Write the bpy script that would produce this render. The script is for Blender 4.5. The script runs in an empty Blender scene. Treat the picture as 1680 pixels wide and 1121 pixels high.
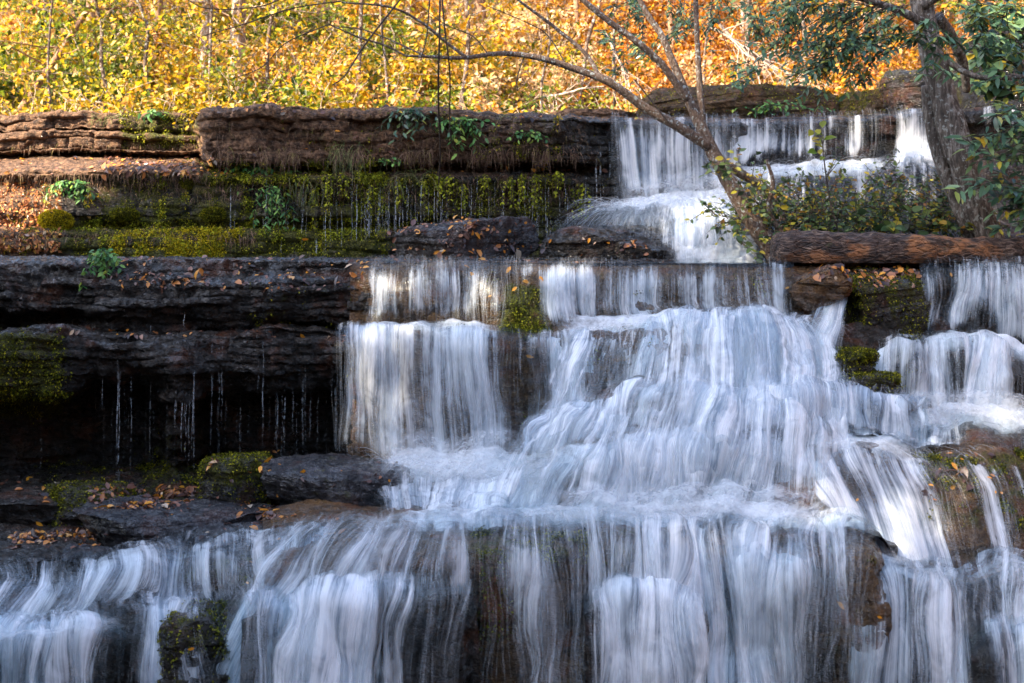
import bpy, math, random
import numpy as np
from mathutils import Vector
from mathutils.bvhtree import BVHTree

# ------------------------------------------------------------------ camera, sky, sun, exposure
scene = bpy.context.scene
COL = scene.collection
F, HOR, ZC = 2333.0, 415.0, 4.0            # focal length in photo pixels, horizon row, eye height
R = math.radians
cam_d = bpy.data.cameras.new("camera")
cam = bpy.data.objects.new("camera", cam_d)
COL.objects.link(cam)
cam.location = (0, 0, ZC)
cam.rotation_euler = (R(90), 0, 0)
cam_d.sensor_width = 36.0
cam_d.lens = F * 36.0 / 1680.0
cam_d.shift_y = -(560.5 - HOR) / 1680.0
cam_d.clip_start = 0.1
cam_d.clip_end = 600
cam_d.dof.use_dof = True
cam_d.dof.focus_distance = 13.8
cam_d.dof.aperture_fstop = 2.4
scene.camera = cam

SUN_DIR = Vector((-0.80, -0.45, 0.74)).normalized()      # towards the sun
world = bpy.data.worlds.new("World")
scene.world = world
world.use_nodes = True
wn = world.node_tree
wn.nodes.clear()
sky = wn.nodes.new("ShaderNodeTexSky")
sky.sky_type = 'NISHITA'
sky.sun_disc = False
sky.sun_elevation = math.asin(SUN_DIR.z)
sky.sun_rotation = math.atan2(SUN_DIR.x, SUN_DIR.y)
sky.air_density = 1.0
sky.dust_density = 1.9
sky.ozone_density = 1.1
bg = wn.nodes.new("ShaderNodeBackground")
bg.inputs['Strength'].default_value = 0.15
wo = wn.nodes.new("ShaderNodeOutputWorld")
wn.links.new(sky.outputs[0], bg.inputs[0])
wn.links.new(bg.outputs[0], wo.inputs[0])
sun_d = bpy.data.lights.new("sun", 'SUN')
sun_d.energy = 5.0
sun_d.angle = R(0.5)
sun_d.color = (1.0, 0.86, 0.66)
sun = bpy.data.objects.new("sun", sun_d)
COL.objects.link(sun)
sun.rotation_euler = SUN_DIR.to_track_quat('Z', 'Y').to_euler()
sun.location = (-20, -10, 30)
scene.view_settings.view_transform = 'Standard'
scene.view_settings.look = 'None'
scene.view_settings.exposure = 2.38
scene.view_settings.gamma = 1.0
scene.cycles.transparent_max_bounces = 24
scene.cycles.max_bounces = 8
scene.cycles.sample_clamp_indirect = 6.0

# ------------------------------------------------------------------ numeric helpers
rng = np.random.default_rng(11)
_perm = rng.permutation(256)
_grad = rng.normal(size=(256, 3))
_grad /= np.linalg.norm(_grad, axis=1)[:, None]


def perlin(p):
    p = np.asarray(p, float)
    i = np.floor(p).astype(int)
    f = p - i
    w = f * f * f * (f * (f * 6 - 15) + 10)
    out = 0
    for dx in (0, 1):
        for dy in (0, 1):
            for dz in (0, 1):
                h = _perm[(_perm[(_perm[(i[..., 0] + dx) & 255] + i[..., 1] + dy) & 255] + i[..., 2] + dz) & 255]
                g = _grad[h]
                d = g[..., 0] * (f[..., 0] - dx) + g[..., 1] * (f[..., 1] - dy) + g[..., 2] * (f[..., 2] - dz)
                wt = (w[..., 0] if dx else 1 - w[..., 0]) * (w[..., 1] if dy else 1 - w[..., 1]) * (w[..., 2] if dz else 1 - w[..., 2])
                out = out + d * wt
    return out * 1.5


def fbm(p, octv=4, gain=0.5):
    p = np.asarray(p, float)
    a, s, t = 1.0, 0.0, 0.0
    for k in range(octv):
        s = s + a * perlin(p + 31.7 * k)
        t += a
        a *= gain
        p = p * 2.03
    return s / t


def sstep(a, b, x):
    t = np.clip((x - a) / (b - a), 0, 1)
    return t * t * (3 - 2 * t)


def pchip(x, y, xi):
    x = np.asarray(x, float)
    y = np.asarray(y, float)
    h = np.diff(x)
    sh = (-1,) + (1,) * (y.ndim - 1)
    dl = np.diff(y, axis=0) / h.reshape(sh)
    d = np.zeros_like(y)
    if len(x) > 2:
        a, b = dl[:-1], dl[1:]
        same = a * b > 0
        den = np.where(same, a + b, 1)
        d[1:-1] = np.where(same, 2 * a * b / den, 0)
    d[0] = dl[0]
    d[-1] = dl[-1]
    k = np.clip(np.searchsorted(x, xi, side='right') - 1, 0, len(x) - 2)
    t = ((xi - x[k]) / h[k]).reshape(sh)
    hh = h[k].reshape(sh)
    return ((2 * t**3 - 3 * t**2 + 1) * y[k] + (t**3 - 2 * t**2 + t) * hh * d[k]
            + (-2 * t**3 + 3 * t**2) * y[k + 1] + (t**3 - t**2) * hh * d[k + 1])


def P(px, py, Y):
    px, py, Y = np.broadcast_arrays(np.asarray(px, float), np.asarray(py, float), np.asarray(Y, float))
    return np.stack([(px - 840) / F * Y, Y, ZC + (HOR - py) / F * Y], -1)


def unit(a):
    return a / np.maximum(np.linalg.norm(a, axis=-1, keepdims=True), 1e-9)


# ------------------------------------------------------------------ mesh helpers
def mesh_obj(name, chunks, mats, parent=None, smooth=True):
    """chunks: list of dicts V (n,3), F (m,3|4), optional attrs {name: array}, mi material index -> ONE mesh object"""
    chunks = [c for c in chunks if len(c['V'])]
    me = bpy.data.meshes.new(name)
    V = np.concatenate([c['V'] for c in chunks])
    nv = len(V)
    loops, starts, mi = [], [], []
    base = pos = 0
    for c in chunks:
        for Fc in (c['F'] if isinstance(c['F'], list) else [c['F']]):
            Fc = np.asarray(Fc, int)
            k = Fc.shape[1]
            loops.append((Fc + base).ravel())
            starts.append(pos + np.arange(len(Fc)) * k)
            mi.append(np.full(len(Fc), c.get('mi', 0)))
            pos += Fc.size
        base += len(c['V'])
    loops = np.concatenate(loops)
    starts = np.concatenate(starts)
    mi = np.concatenate(mi)
    me.vertices.add(nv)
    me.vertices.foreach_set('co', V.astype(np.float32).ravel())
    me.loops.add(len(loops))
    me.loops.foreach_set('vertex_index', loops.astype(np.int32))
    me.polygons.add(len(starts))
    me.polygons.foreach_set('loop_start', starts.astype(np.int32))
    me.polygons.foreach_set('material_index', mi.astype(np.int32))
    names = set()
    for c in chunks:
        names |= set(c.get('attrs', {}))
    for a in names:
        ex = next(c['attrs'][a] for c in chunks if a in c.get('attrs', {}))
        vec = np.ndim(ex) == 2
        at = me.attributes.new(a, 'FLOAT_VECTOR' if vec else 'FLOAT', 'POINT')
        arr = np.concatenate([np.asarray(c.get('attrs', {}).get(a, np.zeros((len(c['V']), 3) if vec else len(c['V']))), np.float32).reshape((len(c['V']), -1)) for c in chunks])
        at.data.foreach_set('vector' if vec else 'value', arr.ravel())
    me.update(calc_edges=True)
    if smooth:
        me.polygons.foreach_set('use_smooth', np.ones(len(starts), bool))
    for m in (mats if isinstance(mats, (list, tuple)) else [mats]):
        me.materials.append(m)
    o = bpy.data.objects.new(name, me)
    COL.objects.link(o)
    if parent is not None:
        o.parent = parent
        me.transform(__import__('mathutils').Matrix.Translation(-parent.location))
    return o


def tag(o, label, cat, group=None, kind=None):
    if label: o['label'] = label
    if cat: o['category'] = cat
    if group: o['group'] = group
    if kind: o['kind'] = kind
    return o


def struct(o, label=None):
    o['kind'] = 'structure'
    if label: o['label'] = label
    return o


def thing(name, label, cat, loc, group=None):
    o = bpy.data.objects.new(name, None)
    COL.objects.link(o)
    o.location = Vector([float(v) for v in loc])
    o.empty_display_size = 0.1
    return tag(o, label, cat, group)


def grid_faces(nr, nc):
    r, c = np.meshgrid(np.arange(nr - 1), np.arange(nc - 1), indexing='ij')
    a = (r * nc + c).ravel()
    return np.stack([a, a + nc, a + nc + 1, a + 1], 1)


def warp(p):
    """the same slow waviness for rock and water so that no ledge of the lower tiers runs ruler-straight"""
    w = sstep(-0.12, -0.55, p[..., 2] - ZC) * sstep(-6.0, -4.5, p[..., 0] + 1.5 * (p[..., 2] - ZC) + 2.5)
    q = np.stack([p[..., 0] * 1.5, p[..., 2] * 0.9, p[..., 1] * 0.3], -1)
    r = p.copy()
    r[..., 2] += w * (0.10 * perlin(q) + 0.055 * perlin(q * 2.6 + 7))
    r[..., 1] += w * (0.16 * perlin(q * 0.9 + 21) + 0.07 * perlin(q * 2.4 + 3))
    return r


class Sheet:
    """a net of flow columns (photo column, photo row, distance) evaluated to a fine grid; rows run top/back to bottom/front"""
    def __init__(s, px, rows, res, res_v=None):
        px = np.asarray(px, float)
        K = len(px)
        full = lambda a: np.broadcast_to(np.asarray(a, float), (K,)).copy()
        pts, dens = [], []
        for r in rows:
            py, Y = r[0], full(r[1])
            d = full(r[2]) if len(r) > 2 else full(0.0)
            dx = full(r[3]) if len(r) > 3 else full(0.0)
            pts.append(None if py is None else P(px + dx, full(py), Y))
            dens.append(d)
            if py is None: pts[-1] = ('back', Y, dx)
        for i in range(len(pts) - 1, -1, -1):
            if isinstance(pts[i], tuple):
                nxt = pts[i + 1]
                Y = pts[i][1]
                q = P(px + pts[i][2], HOR, Y)
                q[:, 2] = nxt[:, 2] + 0.01
                pts[i] = q
        A = np.stack(pts, 1)
        D = np.stack(dens, 1)
        # carry ledges and falls on beyond both sides of the frame
        ex = lambda col, k: col + np.stack([k * col[:, 1] / F, 0 * col[:, 1], 0 * col[:, 1]], 1)
        if px[-1] >= 1740:
            A, D, px = np.concatenate([A, ex(A[-1], 300)[None]]), np.concatenate([D, D[-1:]]), np.append(px, px[-1] + 300)
        if px[0] <= -80:
            A, D, px = np.concatenate([ex(A[0], -300)[None], A]), np.concatenate([D[:1], D]), np.insert(px, 0, px[0] - 300)
        lu = np.abs(A[-1, :, 0] - A[0, :, 0]).mean()
        seg = np.linalg.norm(np.diff(A, axis=1), axis=2)
        L = np.concatenate([[0], np.cumsum(seg.mean(0) + 1e-4)])
        nu = max(4, int(lu / res))
        nv = max(4, int(L[-1] / (res_v or res)))
        ui = np.linspace(px[0], px[-1], nu + 1)
        vi = np.linspace(0, L[-1], nv + 1)
        G = pchip(px, np.concatenate([A, D[..., None]], 2), ui)
        G = pchip(L, G.transpose(1, 0, 2), vi)          # (nv+1, nu+1, 4)
        G[..., :3] = warp(G[..., :3])
        s.G, s.D = G[..., :3], np.clip(G[..., 3], 0, 1.5)
        s.nu, s.nv, s.len = nu, nv, L[-1]
        s.rowv = L / L[-1]
        s.normals()
        s.um = np.broadcast_to(np.linspace(0, lu, nu + 1)[None], s.D.shape)
        s.vm = np.broadcast_to(vi[:, None], s.D.shape)
        s.px = np.broadcast_to(ui[None], s.D.shape)

    def normals(s):
        du = np.gradient(s.G, axis=1)
        dv = np.gradient(s.G, axis=0)
        s.N = unit(np.cross(dv, du))

    def at(s, u, v):
        x = np.clip(u, 0, 1) * s.nu
        y = np.clip(v, 0, 1) * s.nv
        i = np.minimum(x.astype(int), s.nu - 1)
        j = np.minimum(y.astype(int), s.nv - 1)
        a, b = (x - i)[..., None], (y - j)[..., None]
        def g(M):
            return (M[j, i] * (1 - a) + M[j, i + 1] * a) * (1 - b) + (M[j + 1, i] * (1 - a) + M[j + 1, i + 1] * a) * b
        return g(s.G), unit(g(s.N)), g(s.D[..., None])[..., 0]

    def chunk(s, attrs=None, mi=0):
        return dict(V=s.G.reshape(-1, 3), F=grid_faces(*s.D.shape), mi=mi,
                    attrs={k: (v.reshape(-1, 3) if v.ndim == 3 else v.ravel()) for k, v in (attrs or {}).items()})


def spline(pts, n):
    pts = np.asarray(pts, float)
    d = np.concatenate([[0], np.cumsum(np.linalg.norm(np.diff(pts[:, :3], axis=0), axis=1) + 1e-6)])
    q = np.concatenate([[2 * pts[0] - pts[1]], pts, [2 * pts[-1] - pts[-2]]])
    t = np.linspace(0, d[-1], n)
    k = np.clip(np.searchsorted(d, t, side='right') - 1, 0, len(pts) - 2)
    f = ((t - d[k]) / (d[k + 1] - d[k]))[:, None]
    p0, p1, p2, p3 = q[k], q[k + 1], q[k + 2], q[k + 3]
    return 0.5 * (2 * p1 + (p2 - p0) * f + (2 * p0 - 5 * p1 + 4 * p2 - p3) * f**2 + (3 * p1 - p0 - 3 * p2 + p3) * f**3)


def tube(path, rad, sides=8, rough=0.0, freq=6.0, cap=True, attrs=None):
    path = np.asarray(path, float)
    n = len(path)
    rad = np.broadcast_to(np.asarray(rad, float), (n,))
    T = unit(np.gradient(path, axis=0))
    ref = np.array([0.31, -0.9, 0.3]) if abs(T[:, 1].mean()) < 0.8 else np.array([1.0, 0, 0.2])
    A = unit(np.cross(T, ref))
    B = np.cross(T, A)
    th = np.linspace(0, 2 * np.pi, sides, endpoint=False)
    ring = A[:, None] * np.cos(th)[None, :, None] + B[:, None] * np.sin(th)[None, :, None]
    r = rad[:, None] * np.ones(sides)
    if rough:
        q = path[:, None] + ring * rad[:, None, None]
        r = r * (1 + rough * fbm(q * freq, 3) + rough * 0.6 * perlin(q * np.array([freq * 2.5, freq * 2.5, freq * 0.6])))
    V = (path[:, None] + ring * r[..., None]).reshape(-1, 3)
    i, j = np.meshgrid(np.arange(n - 1), np.arange(sides), indexing='ij')
    a = i * sides + j
    b = i * sides + (j + 1) % sides
    Fq = np.stack([a, b, b + sides, a + sides], -1).reshape(-1, 4)
    if cap:
        V = np.concatenate([V, path[:1], path[-1:]])
        j = np.arange(sides)
        c0, c1 = len(V) - 2, len(V) - 1
        e = (n - 1) * sides
        f0 = np.stack([np.full(sides, c0), (j + 1) % sides, j], 1)
        f1 = np.stack([np.full(sides, c1), e + j, e + (j + 1) % sides], 1)
        return [dict(V=V, F=[Fq, np.concatenate([f0, f1])])]
    return [dict(V=V, F=Fq)]


def tube_px(pts, n=24, sides=8, rough=0.0, freq=6.0):
    """pts: (px, py, Y, radius in photo px)"""
    pts = np.asarray(pts, float)
    w = np.concatenate([P(pts[:, 0], pts[:, 1], pts[:, 2]), (pts[:, 3] * pts[:, 2] / F)[:, None]], 1)
    s = spline(w, n)
    return tube(s[:, :3], np.maximum(s[:, 3], 0.001), sides, rough, freq)


def leaves(pos, axis, nrm, length, width, fold=0.25, droop=0.0, six=False, mi=0):
    """one small folded leaf blade per point"""
    pos = np.asarray(pos, float)
    n = len(pos)
    axis = unit(np.asarray(axis, float))
    side = unit(np.cross(axis, nrm))
    up = np.cross(side, axis)
    L = np.broadcast_to(length, (n,))[:, None]
    W = np.broadcast_to(width, (n,))[:, None]
    if not six:
        r = pos + axis * L * 0.45 + side * W * 0.5 + up * W * fold
        l = pos + axis * L * 0.45 - side * W * 0.5 + up * W * fold
        t = pos + axis * L - up * L * droop
        V = np.stack([pos, r, t, l], 1).reshape(-1, 3)
        b = np.arange(n)[:, None] * 4
        Fq = np.concatenate([b + [0, 1, 2], b + [0, 2, 3]], 0)
        return dict(V=V, F=Fq, mi=mi)
    r1 = pos + axis * L * 0.28 + side * W * 0.42 + up * W * fold
    r2 = pos + axis * L * 0.66 + side * W * 0.40 + up * (W * fold - L * droop * 0.5)
    m = pos + axis * L * 0.5 - up * L * droop * 0.25
    t = pos + axis * L - up * L * droop
    l1 = pos + axis * L * 0.28 - side * W * 0.42 + up * W * fold
    l2 = pos + axis * L * 0.66 - side * W * 0.40 + up * (W * fold - L * droop * 0.5)
    V = np.stack([pos, r1, r2, t, l2, l1, m], 1).reshape(-1, 3)
    b = np.arange(n)[:, None] * 7
    Fq = np.concatenate([b + [0, 1, 2, 6], b + [6, 2, 3, 4], b + [0, 6, 4, 5]], 0)
    return dict(V=V, F=Fq, mi=mi)


def rdir(n, rg=None):
    return unit((rg or rng).normal(size=(n, 3)))


# ------------------------------------------------------------------ materials
def new_mat(name):
    m = bpy.data.materials.new(name)
    m.use_nodes = True
    m.node_tree.nodes.clear()
    return m, m.node_tree


class NB:
    def __init__(s, nt): s.nt = nt
    def n(s, t, ins=None, **pr):
        x = s.nt.nodes.new('ShaderNode' + t)
        for k, v in pr.items(): setattr(x, k, v)
        for k, v in (ins or {}).items():
            if isinstance(v, bpy.types.NodeSocket): s.nt.links.new(v, x.inputs[k])
            else: x.inputs[k].default_value = v
        return x
    def math(s, op, a, b=None, clamp=False):
        i = {0: a}
        if b is not None: i[1] = b
        return s.n('Math', i, operation=op, use_clamp=clamp).outputs[0]
    def attr(s, name, out='Fac'): return s.n('Attribute', attribute_name=name).outputs[out]
    def noise(s, vec, scale, detail=4, rough=0.55, dist=0.0):
        return s.n('TexNoise', {'Vector': vec, 'Scale': scale, 'Detail': detail, 'Roughness': rough, 'Distortion': dist}).outputs['Fac']
    def mrange(s, v, a, b, c=0.0, d=1.0, smooth=True):
        return s.n('MapRange', {'Value': v, 'From Min': a, 'From Max': b, 'To Min': c, 'To Max': d}, interpolation_type='SMOOTHSTEP' if smooth else 'LINEAR').outputs[0]
    def mix(s, f, a, b):
        x = s.n('Mix', data_type='RGBA')
        for k, v in ((0, f), (6, a), (7, b)):
            if isinstance(v, bpy.types.NodeSocket): s.nt.links.new(v, x.inputs[k])
            else: x.inputs[k].default_value = v if k == 0 else (tuple(v) + (1,))[:4]
        return x.outputs[2]
    def ramp(s, v, stops):
        x = s.n('ValToRGB', {0: v})
        e = x.color_ramp.elements
        while len(e) < len(stops): e.new(0.5)
        for q, (p, c) in zip(e, stops):
            q.position = p
            q.color = tuple(c) + (1,)
        return x.outputs[0]
    def out(s, sh, disp=None): s.nt.links.new(sh, s.n('OutputMaterial').inputs[0])
    def scaled(s, v, sc):
        return s.n('VectorMath', {0: v, 1: sc}, operation='MULTIPLY').outputs[0]


def rock_mat(name, dark, mid, light, rust=0.35, wet=1.0, mosscol=((0.012, 0.014, 0.003), (0.09, 0.085, 0.010)), leafy=False):
    m, nt = new_mat(name)
    b = NB(nt)
    g = b.n('NewGeometry').outputs['Position']
    n1 = b.noise(g, 1.6, 5, 0.6)
    n2 = b.noise(b.scaled(g, (1, 1, 2.5)), 9.0, 6, 0.65)
    n3 = b.noise(g, 42.0, 3, 0.6)
    f = b.math('ADD', b.math('MULTIPLY', n1, 0.4), b.math('ADD', b.math('MULTIPLY', n2, 0.4), b.math('MULTIPLY', n3, 0.2)))
    c = b.ramp(f, [(0.34, dark), (0.52, mid), (0.68, light)])
    rm = b.math('MULTIPLY', b.mrange(b.noise(g, 2.7, 4, 0.6), 0.52, 0.68), rust)
    c = b.mix(rm, c, (0.13, 0.035, 0.010))
    dry = b.attr('dry')
    dcol = b.ramp(b.noise(g, 14.0, 6, 0.7), [(0.34, (0.022, 0.012, 0.008)), (0.5, (0.13, 0.068, 0.036)), (0.66, (0.30, 0.165, 0.09))])
    c = b.mix(b.math('MULTIPLY', dry, b.mrange(n2, 0.3, 0.55, 0.35, 1.0)), c, dcol)
    moss = b.attr('moss')
    mn = b.noise(g, 7.0, 5, 0.7)
    mv = b.noise(b.scaled(g, (7, 7, 1.1)), 1.0, 4, 0.65)
    mk = b.mrange(b.math('ADD', b.math('ADD', b.math('MULTIPLY', mn, 0.6), b.math('MULTIPLY', mv, 0.5)), b.math('MULTIPLY', moss, 0.30)), 0.66, 0.84)
    mk = b.math('MULTIPLY', mk, b.mrange(moss, 0.0, 0.12))
    mcol = b.mix(b.mrange(b.noise(g, 55.0, 3, 0.7), 0.35, 0.65), mosscol[0], mosscol[1])
    c = b.mix(mk, c, mcol)
    # wet shine: patches of thin water film, mossy or dry places are dull
    ro = b.mrange(b.noise(g, 5.0, 4, 0.6), 0.38, 0.62, 0.12, 0.62)
    dull = b.math('MAXIMUM', b.math('MULTIPLY', mk, 0.9), b.math('MULTIPLY', dry, 0.8))
    ro = b.n('Mix', {0: dull, 2: ro, 3: 0.85}, data_type='FLOAT').outputs[0]
    vo = b.n('TexVoronoi', {'Vector': b.scaled(g, (1, 1, 1.6)), 'Scale': 34.0, 'Randomness': 1.0}).outputs['Distance']
    n2 = b.math('ADD', n2, b.math('MULTIPLY', vo, 0.22))
    bh = b.math('ADD', b.math('MULTIPLY', n2, 0.5), b.math('ADD', b.math('MULTIPLY', n3, 0.30), b.math('MULTIPLY', b.noise(g, 120.0, 2, 0.5), 0.12)))
    bp = b.n('Bump', {'Height': bh, 'Strength': 1.0, 'Distance': 0.10})
    cw = b.math('MULTIPLY', b.math('SUBTRACT', 1.0, dull), b.mrange(b.noise(g, 11.0, 4, 0.65), 0.42, 0.58, 0.0, 1.0 * wet))
    p = b.n('BsdfPrincipled', {'Base Color': c, 'Roughness': ro, 'Normal': bp.outputs[0], 'Specular IOR Level': 0.22 * wet,
                               'Coat Weight': cw, 'Coat Roughness': 0.10, 'Coat Normal': bp.outputs[0]})
    b.out(p.outputs[0])
    return m


def water_mat(name, tint=(0.90, 0.91, 0.93), fine=1.0):
    """silky falling water: white filaments along the flow, clear between them"""
    m, nt = new_mat(name)
    b = NB(nt)
    fl = b.n('Attribute', attribute_name='flow').outputs['Vector']
    d = b.attr('dens')
    a1 = b.noise(b.scaled(fl, (17 * fine, 0.5, 1)), 1.0, 4, 0.62, 0.25)
    a2 = b.noise(b.scaled(fl, (95 * fine, 1.1, 1)), 1.0, 2, 0.6, 0.2)
    a3 = b.noise(b.scaled(fl, (5.0, 0.6, 1)), 1.0, 2, 0.5, 0.25)
    a4 = b.noise(b.scaled(fl, (9, 5, 1)), 1.0, 3, 0.6, 0.8)
    s = b.math('ADD', b.math('ADD', b.math('MULTIPLY', a1, 0.36), b.math('MULTIPLY', a2, 0.10)),
               b.math('ADD', b.math('MULTIPLY', a3, 0.40), b.math('MULTIPLY', a4, 0.14)))
    s = b.math('ADD', b.math('MULTIPLY', b.math('SUBTRACT', s, 0.5), 2.7), 0.5)
    k = b.math('ADD', s, b.math('MULTIPLY', b.math('SUBTRACT', d, 0.54), 1.05))
    al = b.mrange(k, 0.40, 0.98, 0.0, 0.97)
    edge = b.mrange(d, 0.0, 0.22)
    al = b.math('MULTIPLY', al, edge)
    bp = b.n('Bump', {'Height': b.math('ADD', b.math('MULTIPLY', a1, 0.7), b.math('MULTIPLY', a2, 0.4)), 'Strength': 0.4, 'Distance': 0.04})
    col = b.mix(b.mrange(s, 0.3, 0.7), (0.36, 0.44, 0.54), tint)  # blue shadow between the white filaments is put into the colour
    dif = b.n('BsdfDiffuse', {'Color': col, 'Normal': bp.outputs[0]})
    trl = b.n('BsdfTranslucent', {'Color': col, 'Normal': bp.outputs[0]})
    mx = b.n('MixShader', {0: 0.3, 1: dif.outputs[0], 2: trl.outputs[0]})
    gl = b.n('BsdfGlossy', {'Roughness': 0.22, 'Normal': bp.outputs[0]})
    fr = b.n('Fresnel', {'IOR': 1.33, 'Normal': bp.outputs[0]})
    body = b.n('MixShader', {0: b.math('MULTIPLY', fr.outputs[0], 0.7), 1: mx.outputs[0], 2: gl.outputs[0]})
    tr = b.n('BsdfTransparent', {'Color': (0.93, 0.96, 0.97, 1)})
    film = b.n('MixShader', {0: b.math('MULTIPLY', b.math('MULTIPLY', fr.outputs[0], edge), 0.3), 1: tr.outputs[0], 2: gl.outputs[0]})
    fin = b.n('MixShader', {0: al, 1: film.outputs[0], 2: body.outputs[0]})
    b.out(fin.outputs[0])
    return m


def strand_mat(name, col=(0.86, 0.89, 0.92)):
    m, nt = new_mat(name)
    b = NB(nt)
    d = b.attr('dens')
    dif = b.n('BsdfDiffuse', {'Color': col + (1,)})
    trl = b.n('BsdfTranslucent', {'Color': col + (1,)})
    mx = b.n('MixShader', {0: 0.35, 1: dif.outputs[0], 2: trl.outputs[0]})
    tr = b.n('BsdfTransparent')
    fin = b.n('MixShader', {0: d, 1: tr.outputs[0], 2: mx.outputs[0]})
    b.out(fin.outputs[0])
    return m


def leaf_mat(name, stops, trans=0.45, rough=0.45, spec=0.3):
    m, nt = new_mat(name)
    b = NB(nt)
    r = b.n('NewGeometry').outputs['Random Per Island']
    c = b.ramp(r, stops)
    p = b.n('BsdfPrincipled', {'Base Color': c, 'Roughness': rough, 'Specular IOR Level': spec})
    if trans:
        t = b.n('BsdfTranslucent', {'Color': c})
        x = b.n('MixShader', {0: trans, 1: p.outputs[0], 2: t.outputs[0]})
        b.out(x.outputs[0])
    else:
        b.out(p.outputs[0])
    return m


def bark_mat(name, c0, c1, c2, scale=1.0, stretch=0.25, spots=0.0):
    m, nt = new_mat(name)
    b = NB(nt)
    g = b.n('NewGeometry').outputs['Position']
    v = b.scaled(g, (1, 1, stretch))
    n1 = b.noise(v, 28 * scale, 5, 0.7)
    n2 = b.noise(g, 5 * scale, 3, 0.6)
    f = b.math('ADD', b.math('MULTIPLY', n1, 0.7), b.math('MULTIPLY', n2, 0.3))
    c = b.ramp(f, [(0.36, c0), (0.5, c1), (0.66, c2)])
    if spots:
        sp = b.math('MULTIPLY', b.mrange(b.noise(g, 22, 3, 0.6), 0.56, 0.64), spots)
        c = b.mix(sp, c, (0.42, 0.45, 0.42))
    bp = b.n('Bump', {'Height': n1, 'Strength': 1.0, 'Distance': 0.04})
    p = b.n('BsdfPrincipled', {'Base Color': c, 'Roughness': 0.75, 'Normal': bp.outputs[0]})
    b.out(p.outputs[0])
    return m


M_ROCK = rock_mat('wet dark rock', (0.003, 0.0025, 0.002), (0.015, 0.011, 0.008), (0.065, 0.044, 0.030))
M_ROCKG = rock_mat('mossy wet rock', (0.003, 0.003, 0.002), (0.014, 0.011, 0.007), (0.055, 0.040, 0.024), rust=0.2)
M_ROCKR = rock_mat('rusty wet rock', (0.010, 0.006, 0.003), (0.085, 0.042, 0.016), (0.26, 0.14, 0.05), rust=0.7)  # rust, plus the forest's golden reflection put into the colour
def mist_mat(name):
    m, nt = new_mat(name)
    b = NB(nt)
    g = b.n('NewGeometry').outputs['Position']
    d = b.attr('dens')
    n = b.noise(g, 7.0, 5, 0.65, 0.4)
    n2 = b.noise(g, 30.0, 3, 0.6)
    k = b.math('ADD', b.math('MULTIPLY', n, 0.7), b.math('MULTIPLY', n2, 0.3))
    al = b.math('MULTIPLY', b.mrange(b.math('ADD', k, b.math('MULTIPLY', d, 0.45)), 0.45, 0.95, 0.0, 0.95), b.mrange(d, 0.0, 0.7))
    dif = b.n('BsdfDiffuse', {'Color': (0.86, 0.88, 0.9, 1)})
    trl = b.n('BsdfTranslucent', {'Color': (0.86, 0.88, 0.9, 1)})
    mx = b.n('MixShader', {0: 0.4, 1: dif.outputs[0], 2: trl.outputs[0]})
    fin = b.n('MixShader', {0: al, 1: b.n('BsdfTransparent').outputs[0], 2: mx.outputs[0]})
    b.out(fin.outputs[0])
    return m


M_MIST = mist_mat('spray')
M_WATER = water_mat('falling water')
M_STRAND = strand_mat('water filaments')

# ------------------------------------------------------------------ bedrock
ROCKS_V, ROCKS_F, _rb = [], [], [0]


def remember(V, Fq):
    Fq = np.asarray(Fq)
    ROCKS_V.append(V)
    ROCKS_F.extend((Fq + _rb[0]).tolist())
    _rb[0] += len(V)


def rock_disp(p, N, strata=0.10, h=0.17, amp=0.07, fine=0.02, seed=0.0):
    q = p + seed
    hz = q[..., 2] + 0.10 * fbm(q * 0.6, 3) + 0.02 * perlin(q * 5)
    k = np.floor(hz / h)
    f = hz / h - k
    off = perlin(np.stack([q[..., 0] * 0.7, k * 7.31, q[..., 1] * 0.3], -1))
    off2 = perlin(np.stack([q[..., 0] * 2.3, k * 3.17 + 50, q[..., 1] * 0.3], -1))
    edge = np.abs(2 * f - 1) ** 9
    bx = q[..., 0] * 1.5 + 4.0 * perlin(np.stack([0 * k + 0.5, k * 5.7, 0 * k], -1)) + 0.35 * fbm(q * 1.7, 3)
    kb = np.floor(bx)
    fb = bx - kb
    blk = perlin(np.stack([kb * 3.71 + 0.3, k * 2.93 + 0.7, 0 * k + 1.1], -1))
    edge = np.maximum(edge, 0.8 * np.abs(2 * fb - 1) ** 14)
    s = 1.3 * blk + 0.55 * off + 0.5 * np.round(off2 * 2) / 2 - 0.75 * edge
    hf = 1 - np.abs(N[..., 2]) ** 2
    return strata * s * hf + amp * fbm(q * 1.9, 4) + fine * fbm(q * 8, 4) + 0.55 * fine * np.abs(perlin(q * 17)) + 0.3 * fine * perlin(q * 37)


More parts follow.
